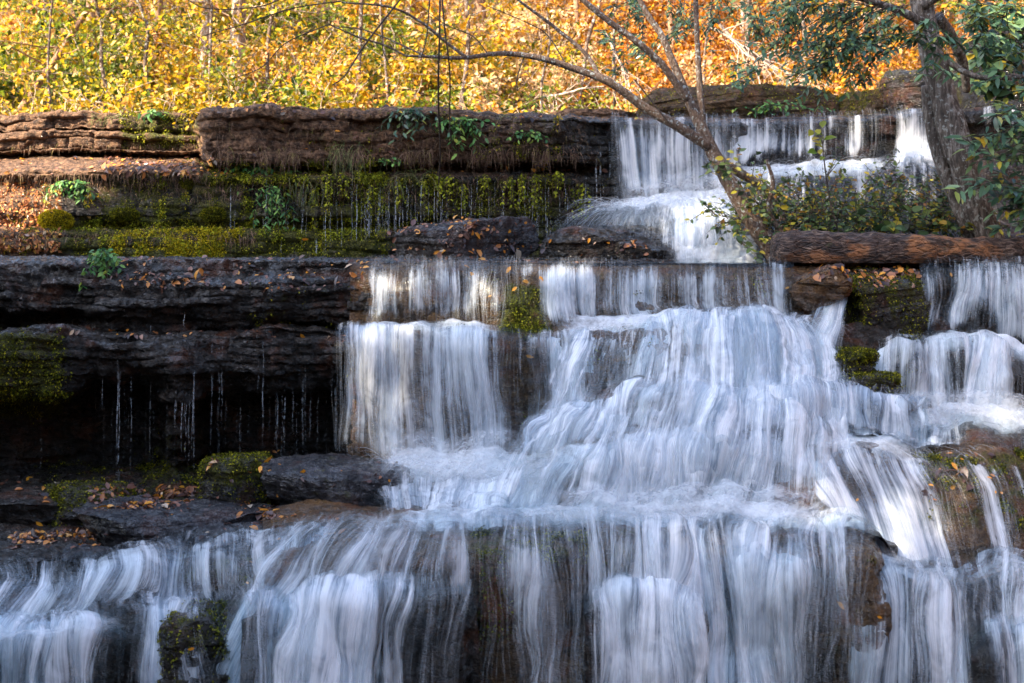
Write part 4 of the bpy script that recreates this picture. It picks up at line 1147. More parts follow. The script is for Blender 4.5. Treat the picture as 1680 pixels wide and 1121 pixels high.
# lowest broad fall
lpx = [470, 520, 560, 610, 660, 710, 755, 790, 830, 880, 930, 980, 1030, 1080, 1130, 1180, 1215, 1260, 1310, 1350, 1395, 1425]
lip = np.interp(lpx, [470, 520, 600, 690, 765, 830, 960, 1060, 1160, 1215, 1300, 1390, 1425], [900, 886, 878, 878, 882, 877, 872, 876, 898, 896, 887, 895, 915])
dn = lambda s_: [float(x) for x in s_.split()]
water_sheet(lpx, [
    (list(lip - 14), 11.1, .6),
    (list(lip), 10.62, [.6, .6, .6, .65, .65, .6, .5, .45, .5, .55, .5, .5, .6, .7, .7, .7, .7, .7, .65, .6, .5, .3]),
    (list(lip + 22), 10.42, dn('.55 .6 .6 .75 .75 .62 .4 .2 .45 .55 .5 .55 .65 .8 .75 .7   .8 .75 .65 .6 .5 .2'), [-26, -24, -20, -16, -12, -8, -3, 0, 0, 0, 0, 0, 0, 0, 0, 0, 0, 0, 0, 0, 0, 0]),
    (list(lip + 60), 10.3, dn('.75 .75 .65 .8 .8 .7 .5 .2 .5 .65 .55 .6 .7 .92 .85 .75   .9 .8 .6 .55 .45 .2'), [-60, -55, -46, -38, -30, -20, -8, 0, 0, 0, 0, 2, 2, 4, 4, 4, 2, 2, 0, 0, 0, 0]),
    (1040, 10.24, dn('.95 1 1 .85 .6 .5 .5 .25 .32 .55 .5 .45 .7 .95 .9 .8   .85 .75 .6 .45 .4 .3'), [-110, -100, -88, -70, -52, -34, -12, 0, 0, 2, 2, 4, 4, 6, 6, 4, 2, 2, 0, 0, 0, 0]),
    (1175, 10.15, dn('1 1 1 .9 .55 .4 .5 .3 .35 .5 .5 .42 .65 .9 .85 .75   .8 .7 .6 .45 .4 .35'), [-140, -125, -108, -88, -66, -44, -16, 0, 0, 4, 4, 6, 6, 8, 8, 4, 2, 2, 0, 0, 0, 0])],
    'lowest broad waterfall at the bottom of the picture', 3800, 67, off=0.04, bulge=0.12, ridge=0.05, layers=2, sk=dict(ln=(0.2, 0.7), w=(.001, .0045)))
# staggered lower steps standing in front of the lowest fall
def low_step(px, lip, Y, dens, slant, label, seed, drop=70, n=700):
    px = [float(v) for v in px]
    lip = np.asarray(lip, float)
    K = len(px)
    D = np.asarray(dens, float)
    sl = np.linspace(slant[0], slant[1], K)
    rock_patch('rock_ledge', px, [(list(lip - 14), Y + 0.5), (list(lip - 2), Y + 0.16), (list(lip + 14), Y), (list(lip + drop), Y - 0.04), (1180, Y - 0.1), (1320, Y - 0.3)], M_ROCK, 0.025, None, None,
               'dark rock under the ' + label, strata=0.04, amp=0.05, fine=0.025, seed=seed)
    water_sheet(px, [(list(lip - 16), Y + 0.5, list(0.7 * D)), (list(lip - 4), Y + 0.12, list(np.minimum(D + 0.1, 1))), (list(lip + 14), Y - 0.05, list(D)),
                     (list(lip + drop), Y - 0.12, list(D * 0.92), list(sl * 0.6)), (1185, Y - 0.18, list(D * 0.95), list(sl))],
                label, n, seed, off=0.03, bulge=0.05, ridge=0.05, lump=0.03, layers=2, fade=(0.1, 0.1, 0.10))

low_step([585, 625, 665, 705, 745, 785], [992, 978, 970, 966, 968, 978], 10.08, [.7, .75, .7, .5, .45, .3], (-40, -4), 'low dark step left of the mossy rib', 111)
low_step([470, 510, 550, 590, 630], [1010, 992, 984, 988, 1000], 9.98, [.8, 1, 1, 1, .8], (-40, -6), 'white mound of water at the bottom, left of centre', 112)
low_step([395, 425, 455, 485, 515], [1020, 1004, 998, 1002, 1016], 10.02, [.5, .8, .9, .9, .7], (-20, 10), 'small step beside the dark parting rock', 113)
low_step([1190, 1225, 1260, 1295, 1330, 1365], [938, 926, 920, 922, 928, 942], 10.28, [.6, .8, .7, .6, .5, .3], (-8, 10), 'rounded step below the dark layered corner', 114, 60)
low_step([960, 1000, 1040, 1080, 1120, 1160], [1000, 980, 968, 966, 974, 992], 10.08, [.5, .75, .8, .85, .8, .6], (-14, 14), 'broad step low down in the centre', 115, 60)
low_step([-90, -30, 30, 90, 150, 200], [1050, 1042, 1038, 1036, 1040, 1052], 10.06, [.7, .7, .65, .75, .7, .5], (-20, -10), 'frothy step at the bottom left edge', 116, 50)
low_step([1590, 1630, 1670, 1720, 1790], [1050, 1036, 1030, 1034, 1044], 10.2, [.5, .8, .75, .75, .7], (-8, 8), 'small step in the far bottom right', 117, 50)
water_sheet([1380, 1410, 1450, 1500, 1550, 1590, 1630, 1680, 1780], [
    ([945, 938, 934, 932, 932, 932, 934, 936, 938], 11.4, .8),
    ([962, 956, 948, 945, 945, 947, 954, 956, 958], 10.9, [.7, .8, .85, .85, .8, .75, .7, .7, .7]),
    ([985, 975, 968, 964, 966, 974, 986, 990, 992], 10.55, [.5, .65, .7, .7, .7, .65, .6, .6, .6]),
    ([1020, 1015, 1010, 1006, 1008, 1016, 1026, 1030, 1030], 10.38, [.5, .7, .8, .7, .75, .65, .65, .7, .7]),
    (1175, 10.2, [.4, .65, .7, .65, .7, .6, .7, .8, .8], [-14, -10, -6, 0, 4, 6, 6, 4, 4])],
    'rounded fall in the bottom right corner', 1300, 71, off=0.04, bulge=0.08, ridge=0.05, layers=2)
# bottom left
bpx = [-90, -20, 60, 120, 180, 230, 270, 300, 340, 380, 420, 470, 520, 560]
water_sheet(bpx, [
    ([948, 944, 938, 930, 920, 908, 900, 896, 890, 886, 882, 880, 876, 872], 11.8, .5),
    ([964, 958, 951, 944, 936, 926, 918, 913, 906, 900, 896, 892, 888, 886], 11.15, .6),
    ([988, 982, 976, 970, 962, 950, 942, 938, 932, 926, 920, 916, 912, 912], 10.82, [.75, .7, .75, .75, .75, .6, .75, .7, .6, .6, .6, .7, .8, .9]),
    ([1030, 1028, 1026, 1022, 1015, 1004, 996, 990, 985, 985, 985, 985, 990, 995], 10.6, [.7, .7, .75, .7, .75, .5, .75, .75, .45, .5, .6, .8, .9, 1], [-42, -40, -40, -38, -36, -26, -10, 0, 6, 6, 0, -6, -10, -10]),
    ([1042, 1040, 1038, 1036, 1032, 1022, 1016, 1012, 1012, 1012, 1015, 1020, 1028, 1035], 10.22, [.8, .8, .85, .85, .75, .3, .8, .8, .08, .2, .5, .8, 1, 1], [-48, -46, -46, -44, -40, -28, -8, 4, 12, 10, 0, -8, -14, -14]),
    ([1080, 1078, 1076, 1074, 1070, 1062, 1060, 1058, 1058, 1058, 1060, 1065, 1070, 1075], 10.08, [.75, .6, .6, .75, .7, .15, .85, .8, .05, .3, .45, .75, 1, 1], [-50, -48, -48, -46, -42, -28, -4, 10, 18, 10, 0, -8, -16, -16]),
    (1190, 10.0, [.8, .75, .7, .75, .75, .25, .85, .8, .2, .35, .55, .8, 1, 1], [-54, -52, -52, -50, -44, -28, 0, 18, 26, 12, 0, -8, -18, -18])],
    'stepped falls in the bottom left corner', 2600, 73, mist=[([-90, 210], [1036, 1032], [10.2, 10.2], 7, .3, .5)], off=0.035, bulge=0.08, ridge=0.05, lump=0.03, layers=2)
# ------------------------------------------------------------------ ground, hills
m, nt = new_mat('leaf litter slope')
b = NB(nt)
g = b.n('NewGeometry').outputs['Position']
n1 = b.noise(g, 3.0, 6, 0.7)
c = b.ramp(n1, [(0.3, (0.03, 0.018, 0.008)), (0.5, (0.16, 0.075, 0.022)), (0.68, (0.40, 0.22, 0.06))])
bp = b.n('Bump', {'Height': b.noise(g, 18, 4, 0.7), 'Strength': 1.0, 'Distance': 0.2})
b.out(b.n('BsdfPrincipled', {'Base Color': c, 'Roughness': 0.9, 'Normal': bp.outputs[0]}).outputs[0])
M_LITTER = m


def height_field(name, x0, x1, y0, y1, res, fz, mat, label):
    xs = np.linspace(x0, x1, int((x1 - x0) / res) + 1)
    ys = np.linspace(y0, y1, int((y1 - y0) / res) + 1)
    X, Yy = np.meshgrid(xs, ys)
    Z = fz(X, Yy)
    V = np.stack([X, Yy, Z], -1).reshape(-1, 3)
    f = grid_faces(*X.shape)[:, ::-1]
    return struct(mesh_obj(name, [dict(V=V, F=f)], mat), label)


def hill_z(X, Y):
    t = np.maximum(Y - 22.5, 0)
    q = np.stack([X * 0.18, Y * 0.18, 0 * X + 3], -1)
    return 5.05 + 0.30 * t + 0.010 * t**2 + 0.5 * fbm(q, 4) * np.clip(t / 3, 0, 1) - 0.02 * np.abs(X) * 0
height_field('hillside', -45, 45, 22.3, 70, 0.6, hill_z, M_LITTER, 'sunlit leaf-covered slope behind the falls')
# unseen gorge slopes; the left one is shaped to keep sun off the falls
def left_z(X, Y):
    q = np.stack([X * 0.12, Y * 0.12, 0 * X + 9], -1)
    Ye = Y - 0.5625 * (X + 9) + 0.5 * perlin(np.stack([X * 0.5, Y * 0.5, 0 * X], -1))      # the slope ends along the sun's bearing, so the far left bank is lit
    end = 1 - sstep(14.0, 15.7, Ye)
    end = end * (1 - 0.55 * bump2(Ye, 8.3, 10.2, 0.35) * sstep(-14, -17, X)) * (1 - 0.55 * bump2(Ye, 4.2, 5.3, 0.3) * sstep(-14, -17, X))  # gaps shaped to let sun reach the middle fall and the ramp
    return -2 + (26 * sstep(-9.5, -22, X) + 10 * sstep(-22, -36, X)) * end + 7.0 * sstep(-8.5, -13, X) * (1 - sstep(16, 18.7, Ye)) + 1.2 * fbm(q, 4)
height_field('hillside', -60, -8.2, -45, 40, 0.8, left_z, M_LITTER, 'unseen slope left of the gorge, shaped to shade the falls')
def right_z(X, Y):
    q = np.stack([X * 0.12, Y * 0.12, 0 * X + 19], -1)
    return -2 + 17 * sstep(7.3, 16, X) + 1.0 * fbm(q, 4)  # raised and steepened to bounce warm sun onto the falls
height_field('hillside', 8.0, 60, -45, 40, 0.8, right_z, M_LITTER, 'unseen slope on the right of the gorge, raised to bounce warm sun')
def back_z(X, Y):
    q = np.stack([X * 0.12, Y * 0.12, 0 * X + 29], -1)
    return -2 + 15 * sstep(-6, -26, Y) + 1.0 * fbm(q, 4)  # added behind the camera so light comes mainly from overhead
height_field('hillside', -60, 60, -70, -5, 0.8, back_z, M_LITTER, 'unseen slope facing the falls, added to cut low sky light')
height_field('ground', -150, 150, -150, 150, 3.0, lambda X, Y: 0 * X - 0.6, M_ROCK, 'rocky streambed')

# ------------------------------------------------------------------ placing things on the rock
BVH = BVHTree.FromPolygons([tuple(v) for v in np.concatenate(ROCKS_V)], ROCKS_F)
EYE = Vector((0, 0, ZC))


def hit(px, py):
    d = (Vector(P(px, py, 10.0)) - EYE).normalized()
    loc, n, i, dist = BVH.ray_cast(EYE, d)
    if loc is None:
        return None, None
    if n.dot(d) > 0: n = -n
    return np.array(loc), np.array(n)


def hits(px, py):
    L, N, ok = [], [], []
    for x, y in zip(px, py):
        l, n = hit(x, y)
        if l is not None:
            L.append(l); N.append(n)
    return np.array(L), np.array(N)


# ------------------------------------------------------------------ leaves and bark
Gd = (0.010, 0.024, 0.010); Gm = (0.035, 0.075, 0.022); Gl = (0.10, 0.17, 0.03); Yg = (0.26, 0.30, 0.025); Ye = (0.50, 0.36, 0.025); Or = (0.55, 0.20, 0.02); Br = (0.16, 0.06, 0.025)
M_LF_YG = leaf_mat('yellow green leaves', [(0.0, (0.05, 0.055, 0.004)), (0.3, (0.24, 0.20, 0.006)), (0.6, (0.56, 0.38, 0.012)), (0.85, (0.62, 0.30, 0.02)), (1.0, (0.7, 0.5, 0.25))], 0.5)
M_LF_GO = leaf_mat('golden leaves', [(0.0, (0.12, 0.06, 0.005)), (0.35, (0.50, 0.27, 0.010)), (0.7, (0.66, 0.30, 0.025)), (0.9, (0.75, 0.5, 0.28)), (1.0, (0.5, 0.13, 0.02))], 0.5)
M_LF_OR = leaf_mat('orange leaves', [(0.0, (0.09, 0.035, 0.004)), (0.35, (0.48, 0.17, 0.008)), (0.7, (0.66, 0.29, 0.02)), (0.9, (0.75, 0.45, 0.22)), (1.0, (0.42, 0.09, 0.015))], 0.45)
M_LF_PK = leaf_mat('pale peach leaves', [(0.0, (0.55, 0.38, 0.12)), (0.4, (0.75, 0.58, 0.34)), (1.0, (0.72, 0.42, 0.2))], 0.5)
M_LF_DK = leaf_mat('dark green leaves', [(0.0, (0.025, 0.06, 0.035)), (0.4, (0.065, 0.14, 0.07)), (0.75, (0.15, 0.25, 0.11)), (0.9, (0.22, 0.28, 0.06)), (1.0, (0.5, 0.32, 0.02))], 0.3, 0.3, 0.5)
M_LF_GR = leaf_mat('fresh green leaves', [(0.0, (0.03, 0.10, 0.03)), (0.5, (0.11, 0.27, 0.07)), (0.85, (0.24, 0.42, 0.09)), (1.0, (0.4, 0.42, 0.05))], 0.35)
M_LF_TH = leaf_mat('thicket leaves', [(0.0, (0.03, 0.04, 0.02)), (0.35, (0.06, 0.11, 0.04)), (0.65, (0.15, 0.2, 0.05)), (0.85, (0.42, 0.36, 0.03)), (1.0, (0.36, 0.14, 0.03))], 0.35)
M_MOSS = leaf_mat('moss tufts', [(0.0, (0.016, 0.016, 0.003)), (0.45, (0.07, 0.075, 0.006)), (0.8, (0.20, 0.20, 0.012)), (1.0, (0.42, 0.36, 0.02))], 0.3, 0.7, 0.1)
M_MOSSY = leaf_mat('yellow moss', [(0.0, (0.10, 0.07, 0.004)), (0.5, (0.40, 0.30, 0.01)), (1.0, (0.65, 0.52, 0.02))], 0.35, 0.7, 0.1)  # real yellow moss, also used for the glow painted along the wall foot
M_MOSSB = leaf_mat('bright liverwort', [(0.0, (0.07, 0.08, 0.006)), (0.5, (0.28, 0.32, 0.015)), (1.0, (0.55, 0.52, 0.03))], 0.35, 0.6, 0.2)
M_LITT = leaf_mat('dead leaves', [(0.0, (0.02, 0.010, 0.008)), (0.4, (0.10, 0.04, 0.025)), (0.62, (0.22, 0.09, 0.05)), (0.8, (0.50, 0.17, 0.02)), (0.95, (0.62, 0.27, 0.02)), (1.0, (0.4, 0.33, 0.26))], 0.15, 0.35, 0.5)
M_LITO = leaf_mat('bank leaves painted sun orange', [(0.0, (0.12, 0.04, 0.015)), (0.4, (0.42, 0.15, 0.05)), (0.7, (0.6, 0.26, 0.1)), (0.9, (0.55, 0.36, 0.03)), (1.0, (0.7, 0.5, 0.4))], 0.25, 0.6, 0.2)
M_ORANGE = leaf_mat('bright orange leaf', [(0.0, (0.6, 0.16, 0.015)), (0.5, (0.75, 0.28, 0.02)), (1.0, (0.65, 0.36, 0.02))], 0.2, 0.4, 0.4)
M_ROOT = leaf_mat('hanging roots', [(0.0, (0.03, 0.018, 0.012)), (0.5, (0.15, 0.085, 0.055)), (0.85, (0.30, 0.19, 0.13)), (1.0, (0.20, 0.17, 0.04))], 0.1, 0.8, 0.1)
M_BARK = bark_mat('grey furrowed bark', (0.010, 0.007, 0.005), (0.10, 0.075, 0.058), (0.38, 0.33, 0.29), 1.1, 0.16, 0.6)
M_BARKL = bark_mat('lichen bark', (0.03, 0.018, 0.012), (0.13, 0.075, 0.045), (0.30, 0.24, 0.20), 1.6, 0.5, 0.85)
M_BARKS = bark_mat('sunlit bark', (0.10, 0.055, 0.03), (0.30, 0.19, 0.12), (0.62, 0.52, 0.44), 0.5, 0.4, 0.9)
M_BARKB = bark_mat('brown sunlit bark', (0.08, 0.04, 0.02), (0.24, 0.12, 0.06), (0.42, 0.26, 0.16), 0.6, 0.4)
M_LOG, nt = new_mat('rotting log')
b = NB(nt)
g = b.n('NewGeometry').outputs['Position']
n1 = b.noise(b.scaled(g, (0.5, 1.6, 1.6)), 16, 6, 0.7)
c = b.ramp(n1, [(0.34, (0.006, 0.004, 0.003)), (0.5, (0.055, 0.026, 0.016)), (0.66, (0.30, 0.20, 0.14))])
pk = b.mrange(b.noise(b.scaled(g, (0.7, 1, 1.6)), 2.6, 5, 0.65), 0.50, 0.60)
c = b.mix(b.math('MULTIPLY', pk, b.mrange(n1, 0.38, 0.55, 0.25, 1.0)), c, (0.42, 0.17, 0.06))
mo = b.mrange(b.noise(g, 6, 4, 0.7), 0.6, 0.68)
c = b.mix(b.math('MULTIPLY', mo, 0.7), c, (0.05, 0.05, 0.01))
vo = b.n('TexVoronoi', {'Vector': b.scaled(g, (0.35, 1, 1)), 'Scale': 16.0}, feature='DISTANCE_TO_EDGE').outputs['Distance']
bp = b.n('Bump', {'Height': b.math('ADD', n1, b.math('MULTIPLY', b.mrange(vo, 0.0, 0.12), 0.25)), 'Strength': 1.0, 'Distance': 0.09})
b.out(b.n('BsdfPrincipled', {'Base Color': c, 'Roughness': 0.6, 'Normal': bp.outputs[0]}).outputs[0])
M_TWIG = bark_mat('twig', (0.02, 0.014, 0.010), (0.06, 0.04, 0.028), (0.16, 0.11, 0.08), 2.0, 0.6)
M_TWIGL = bark_mat('pale twig', (0.3, 0.2, 0.13), (0.55, 0.42, 0.33), (0.75, 0.66, 0.58), 2.0, 0.6)


def branchlet(p, d, L, r0, rg, n=7, wob=0.18, droop=0.0):
    pts = [np.array(p, float)]
    d = unit(np.array(d, float))
    for i in range(n):
        d = unit(d + rg.normal(size=3) * wob + np.array([0, 0, -droop]))
        pts.append(pts[-1] + d * L / n)
    pts = np.array(pts)
    return pts, np.linspace(r0, r0 * 0.3, n + 1)


# ------------------------------------------------------------------ far bank: trees and understorey
def ground_z(x, y): return float(hill_z(np.array([x]), np.array([y]))[0])


def far_tree(x, Y, h, r, lean, leafmat, barkmat, label, seed, nl=1500, low=0.8, group='trees on the far bank', lsz=(0.09, 0.16), path=None):
    rg = np.random.default_rng(seed)
    z = ground_z(x, Y) - 0.1
    t = thing('tree', label, 'tree', (x, Y, z), group)
    if path is None:
        path = np.array([[x + lean * s * h + 0.15 * rg.normal() * s, Y + 0.1 * rg.normal() * s, z + h * s] for s in np.linspace(0, 1, 9)])
    path = spline(path, 22)
    rad = np.linspace(r, r * 0.35, 22)
    mesh_obj('trunk', tube(path, rad, 10, 0.12, 4), barkmat, t)
    ch, P0, A0 = [], [], []
    nb = 15
    for i in range(nb):
        s = rg.uniform(low / h, 0.95)
        p = path[int(s * 21)]
        az = rg.uniform(0, 6.283)
        d = np.array([math.cos(az), math.sin(az), rg.uniform(-0.1, 0.55)])
        L = rg.uniform(1.0, 2.6) * (1.15 - 0.5 * s)
        bp, br = branchlet(p, d, L, r * 0.22, rg, 8, 0.16, 0.02)
        ch += tube(bp, br, 5, cap=False)
        for j in range(4):
            q, qr = branchlet(bp[rg.integers(2, 8)], d + rg.normal(size=3) * 0.7, L * rg.uniform(0.3, 0.6), r * 0.08, rg, 5, 0.2, 0.03)
            ch += tube(q, qr, 4, cap=False)
            m = max(1, nl // (nb * 5))
            k = rg.uniform(0.15, 1, m) * 5
            i0 = np.minimum(k.astype(int), 4)
            P0.append(q[i0] + (q[i0 + 1] - q[i0]) * (k - i0)[:, None] + rg.normal(size=(m, 3)) * np.array([0.14, 0.14, 0.05]))
            A0.append(np.tile(q[-1] - q[0], (m, 1)) * 0.8 / L + rg.normal(size=(m, 3)) * 0.7 + np.array([0, 0, -0.25]))
        m = max(1, nl // (nb * 5))
        k = rg.uniform(0.3, 1, m) * 8
        i0 = np.minimum(k.astype(int), 7)
        P0.append(bp[i0] + rg.normal(size=(m, 3)) * 0.15)
        A0.append(rg.normal(size=(m, 3)))
    P0, A0 = np.concatenate(P0), np.concatenate(A0)
    L = rg.uniform(lsz[0], lsz[1], len(P0))
    up = np.array([0, -0.3, 1.0]) + rg.normal(size=(len(P0), 3)) * 0.5
    for q in ch: q['mi'] = 1
    mesh_obj('crown', [leaves(P0, A0, up, L, L * 0.62, 0.18, 0.15)] + ch, [leafmat, barkmat], t, smooth=False)
    return t


def far_bush(x, Y, w, h, leafmat, label, seed, nl=700, twig=None, group='shrubs on the far bank', lsz=(0.06, 0.13)):
    rg = np.random.default_rng(seed)
    z = ground_z(x, Y) - 0.05
    t = thing('shrub', label, 'shrub', (x, Y, z), group)
    ch, P0, A0 = [], [], []
    ns = 11
    for i in range(ns):
        az = rg.uniform(0, 6.283)
        d = np.array([math.cos(az) * w, math.sin(az) * w, h * rg.uniform(0.7, 1.6)])
        bp, br = branchlet((x, Y, z), d, math.hypot(w, h) * rg.uniform(0.6, 1.05), 0.016, rg, 9, 0.17, 0.06)
        ch += tube(bp, br, 4, cap=False)
        for j in range(3):
            q, qr = branchlet(bp[rg.integers(3, 9)], d / np.linalg.norm(d) + rg.normal(size=3) * 0.8, rg.uniform(0.3, 0.8), 0.007, rg, 4, 0.2, 0.05)
            ch += tube(q, qr, 3, cap=False)
            m = max(1, nl // (ns * 3))
            k = rg.uniform(0, 1, m) * 4
            i0 = np.minimum(k.astype(int), 3)
            P0.append(q[i0] + (q[i0 + 1] - q[i0]) * (k - i0)[:, None] + rg.normal(size=(m, 3)) * np.array([0.13, 0.13, 0.07]))
            A0.append(unit(q[-1:] - q[:1]) * 0.6 + rg.normal(size=(m, 3)) * 0.6 + np.array([0, 0, -0.3]))
    for q in ch: q['mi'] = 1
    P0, A0 = np.concatenate(P0), np.concatenate(A0)
    L = rg.uniform(lsz[0], lsz[1], len(P0)) * (rg.uniform(0.75, 1.35) + rg.normal(size=len(P0)) * 0.12)
    up = np.array([0, -0.35, 1.0]) + rg.normal(size=(len(P0), 3)) * 0.55
    mesh_obj('foliage', [leaves(P0, A0, up, L, L * 0.66, 0.18, 0.12)] + ch, [leafmat, twig or M_TWIGL], t, smooth=False)
    return t


LBL = {'mg': 'green-leaved tree on the sunny slope behind the falls', 'yg': 'yellow-green leaved tree on the sunny slope behind the falls', 'go': 'golden leaved tree on the sunny slope behind the falls',
       'or': 'orange leaved tree on the sunny slope behind the falls'}
LBB = {'mg': 'mid-green shrub on the sunny slope behind the falls', 'yg': 'yellow-green shrub on the sunny slope behind the falls', 'go': 'golden shrub on the sunny slope behind the falls',
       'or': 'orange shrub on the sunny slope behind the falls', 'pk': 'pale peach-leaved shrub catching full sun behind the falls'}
M_LF_MG = leaf_mat('mid green leaves', [(0.0, (0.03, 0.06, 0.008)), (0.5, (0.12, 0.17, 0.015)), (0.85, (0.30, 0.32, 0.02)), (1.0, (0.6, 0.45, 0.03))], 0.5)
LM = {'mg': M_LF_MG, 'yg': M_LF_YG, 'go': M_LF_GO, 'or': M_LF_OR, 'pk': M_LF_PK}
rt = np.random.default_rng(77)


def xat(px, Y): return (px - 840) / F * Y


def sun_filter_tree(Ye, w, seed, n, label):
    """an unseen tree added in a gap of the left slope; its crown thins the sun that reaches the falls"""
    rg = np.random.default_rng(seed)
    X = -23.0
    Y = Ye + 0.5625 * (X + 9)
    z = 14.0
    t = thing('tree', label, 'tree', (X, Y, z), 'added trees thinning the sun on the left slope')
    path = np.array([[X + 0.2 * rg.normal() * s, Y + 0.2 * rg.normal() * s, z + 22 * s] for s in np.linspace(0, 1, 8)])
    mesh_obj('trunk', tube(spline(path, 20), np.linspace(0.22, 0.05, 20), 10, 0.1, 3), M_BARKB, t)
    p = np.stack([X + rg.uniform(-1.5, 1.5, n), Y + 0 * rg.uniform(0, 1, n), z + 4 + 18 * rg.uniform(0, 1, n) ** 0.8], 1)  # leaf cloud added along the sun's bearing to filter it
    p[:, 1] = Ye + 0.5625 * (p[:, 0] + 9) + rg.uniform(-w, w, n)
    L = rg.uniform(0.2, 0.34, n)
    mesh_obj('crown', [leaves(p, rdir(n, rg), np.array([0, 0, 1.0]) + rg.normal(size=(n, 3)) * 0.8, L, L * 0.62, 0.15, 0.1)], M_LF_GO, t, smooth=False)
sun_filter_tree(9.25, 1.35, 71, 3500, 'unseen golden tree added in the wide gap of the left slope to thin the sun')
sun_filter_tree(4.75, 0.95, 72, 2700, 'unseen golden tree added in the narrow gap of the left slope to thin the sun')

# trunks the photo shows
far_tree(xat(338, 27.5), 27.5, 8, 0.10, 0.01, M_LF_YG, M_BARKS, 'slim white-patched trunk third of the way along the left bank', 301, 900)
far_tree(xat(393, 27.0), 27.0, 9, 0.17, 0.005, M_LF_YG, M_BARKS, 'thick pale trunk with white sunlit patches above the brown block', 302, 900)
far_tree(xat(150, 29), 29, 9, 0.10, 0.0, M_LF_YG, M_BARKB, 'straight brown trunk behind the leaning one at far left', 303, 900)
far_tree(xat(258, 30), 30, 9, 0.11, 0.02, M_LF_GO, M_BARKB, 'plain brown trunk between the leaning tree and the pale trunks', 304, 900)
far_tree(xat(1415, 28.5), 28.5, 8, 0.08, -0.01, M_LF_OR, M_BARKS, 'slender pale trunk between the long slab and the thick tree', 306, 900)
far_tree(xat(786, 30), 30, 9, 0.13, 0.03, M_LF_GO, M_BARKB, 'brown trunk half lost in golden leaves near the centre', 307, 900)
pt = P([25, 62, 100, 155, 230], [195, 140, 85, 0, -110], [26.5, 26.6, 26.8, 27, 27.3])
far_tree(pt[0, 0], 26.5, 6, 0.085, 0, M_LF_YG, M_BARKB, 'brown trunk leaning right at the far left bank', 308, 700, path=pt, low=1.5)
for i in range(22):
    px = -120 + i * 88 + rt.normal() * 25
    Y = rt.uniform(28.5, 37)
    kind = 'yg' if px < 620 and rt.uniform() < 0.75 else ('or' if px > 1000 and rt.uniform() < 0.7 else 'go')
    if rt.uniform() < 0.25: kind = 'mg'
    far_tree(xat(px, Y), Y, rt.uniform(7, 10), rt.uniform(0.04, 0.09), rt.normal() * 0.05, LM[kind], M_BARKS if rt.uniform() < 0.3 else M_BARKB, LBL[kind], 400 + i, 2200, low=0.4)
for i in range(22):
    px = -60 + i * 86 + rt.normal() * 14
    Y = rt.uniform(23.6, 24.8)
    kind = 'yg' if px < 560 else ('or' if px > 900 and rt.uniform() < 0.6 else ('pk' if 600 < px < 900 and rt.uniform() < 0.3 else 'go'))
    if px < 1000 and rt.uniform() < 0.3: kind = 'mg'
    far_bush(xat(px, Y), Y, rt.uniform(0.7, 1.0), rt.uniform(0.8, 1.3) + (0.25 if px < 330 else 0.15), LM[kind], LBB[kind], 700 + i, 700)
for i in range(92):
    px = -60 + (i * 1800 / 92) + rt.normal() * 20
    Y = [25.4, 27.3, 29.6, 32.0, 30.6, 28.4][i % 6] + rt.uniform(-0.6, 0.6)
    kind = rt.choice(['yg', 'yg', 'go', 'or', 'yg']) if px < 560 else ('or' if px > 900 and rt.uniform() < 0.65 else 'go')
    if 480 < px < 900 and rt.uniform() < 0.4: kind = 'yg'
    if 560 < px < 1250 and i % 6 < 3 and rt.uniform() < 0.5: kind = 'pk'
    if rt.uniform() < (0.42 if px < 800 else 0.15): kind = 'mg'
    far_bush(xat(px, Y), Y, rt.uniform(0.8, 1.3), rt.uniform(0.9, 1.6), LM[kind], LBB[kind], 500 + i, 1100)

for i in range(18):
    px = -30 + i * 98 + rt.normal() * 24
    Y = rt.uniform(24.4, 27)
    far_tree(xat(px, Y), Y, rt.uniform(5, 7), rt.uniform(0.025, 0.055), rt.normal() * 0.12, LM['yg' if px < 600 else ('or' if px > 1000 else 'go')], M_BARKL, 'thin brown-stemmed young tree close behind the rock ledges', 850 + i, 420, low=1.2)

# dead pale branches catching the sun
def dead_branch(px, py, Y, dx, L, label, seed, nb=14):
    rg = np.random.default_rng(seed)
    p = P(px, py, Y)
    t = thing('dead_branch', label, 'branch', p, 'bare branches on the far bank')
    ch = []
    main, mr = branchlet(p, dx, L, 0.03, rg, 10, 0.1, 0.02)
    ch += tube(main, mr, 6, cap=False)
    for i in range(nb):
        d = unit(main[-1] - main[0]) + rg.normal(size=3) * 0.45
        q, qr = branchlet(main[rg.integers(1, 10)], d, L * rg.uniform(0.3, 0.7), 0.013, rg, 7, 0.16, 0.03)
        ch += tube(q, qr, 4, cap=False)
        for j in range(3):
            w_, wr = branchlet(q[rg.integers(2, 7)], d + rg.normal(size=3) * 0.5, L * 0.25, 0.006, rg, 4, 0.2, 0.03)
            ch += tube(w_, wr, 3, cap=False)
    mesh_obj('twigs', ch, M_TWIGL, t)
dead_branch(1165, 45, 24.5, (0.9, 0, -0.5), 2.0, 'white sunlit tangle of bare twigs pointing down right behind the upper fall', 601, 22)
dead_branch(1180, 40, 24.6, (0.75, 0, -0.75), 1.7, 'bare pale bough hanging above the long brown slab', 602, 10)
dead_branch(990, 50, 25, (0.4, 0, -0.5), 1.3, 'pale bare twigs between the two thin overhead branches', 603, 10)
dead_branch(110, 165, 24.6, (1, 0, 0.1), 1.2, 'bleached stick lying over the bank left of the pale trunks', 604, 4)
dead_branch(890, 160, 24.6, (0.9, 0, 0.25), 1.1, 'pale stick leaning near the sunlit orange slab', 605, 5)

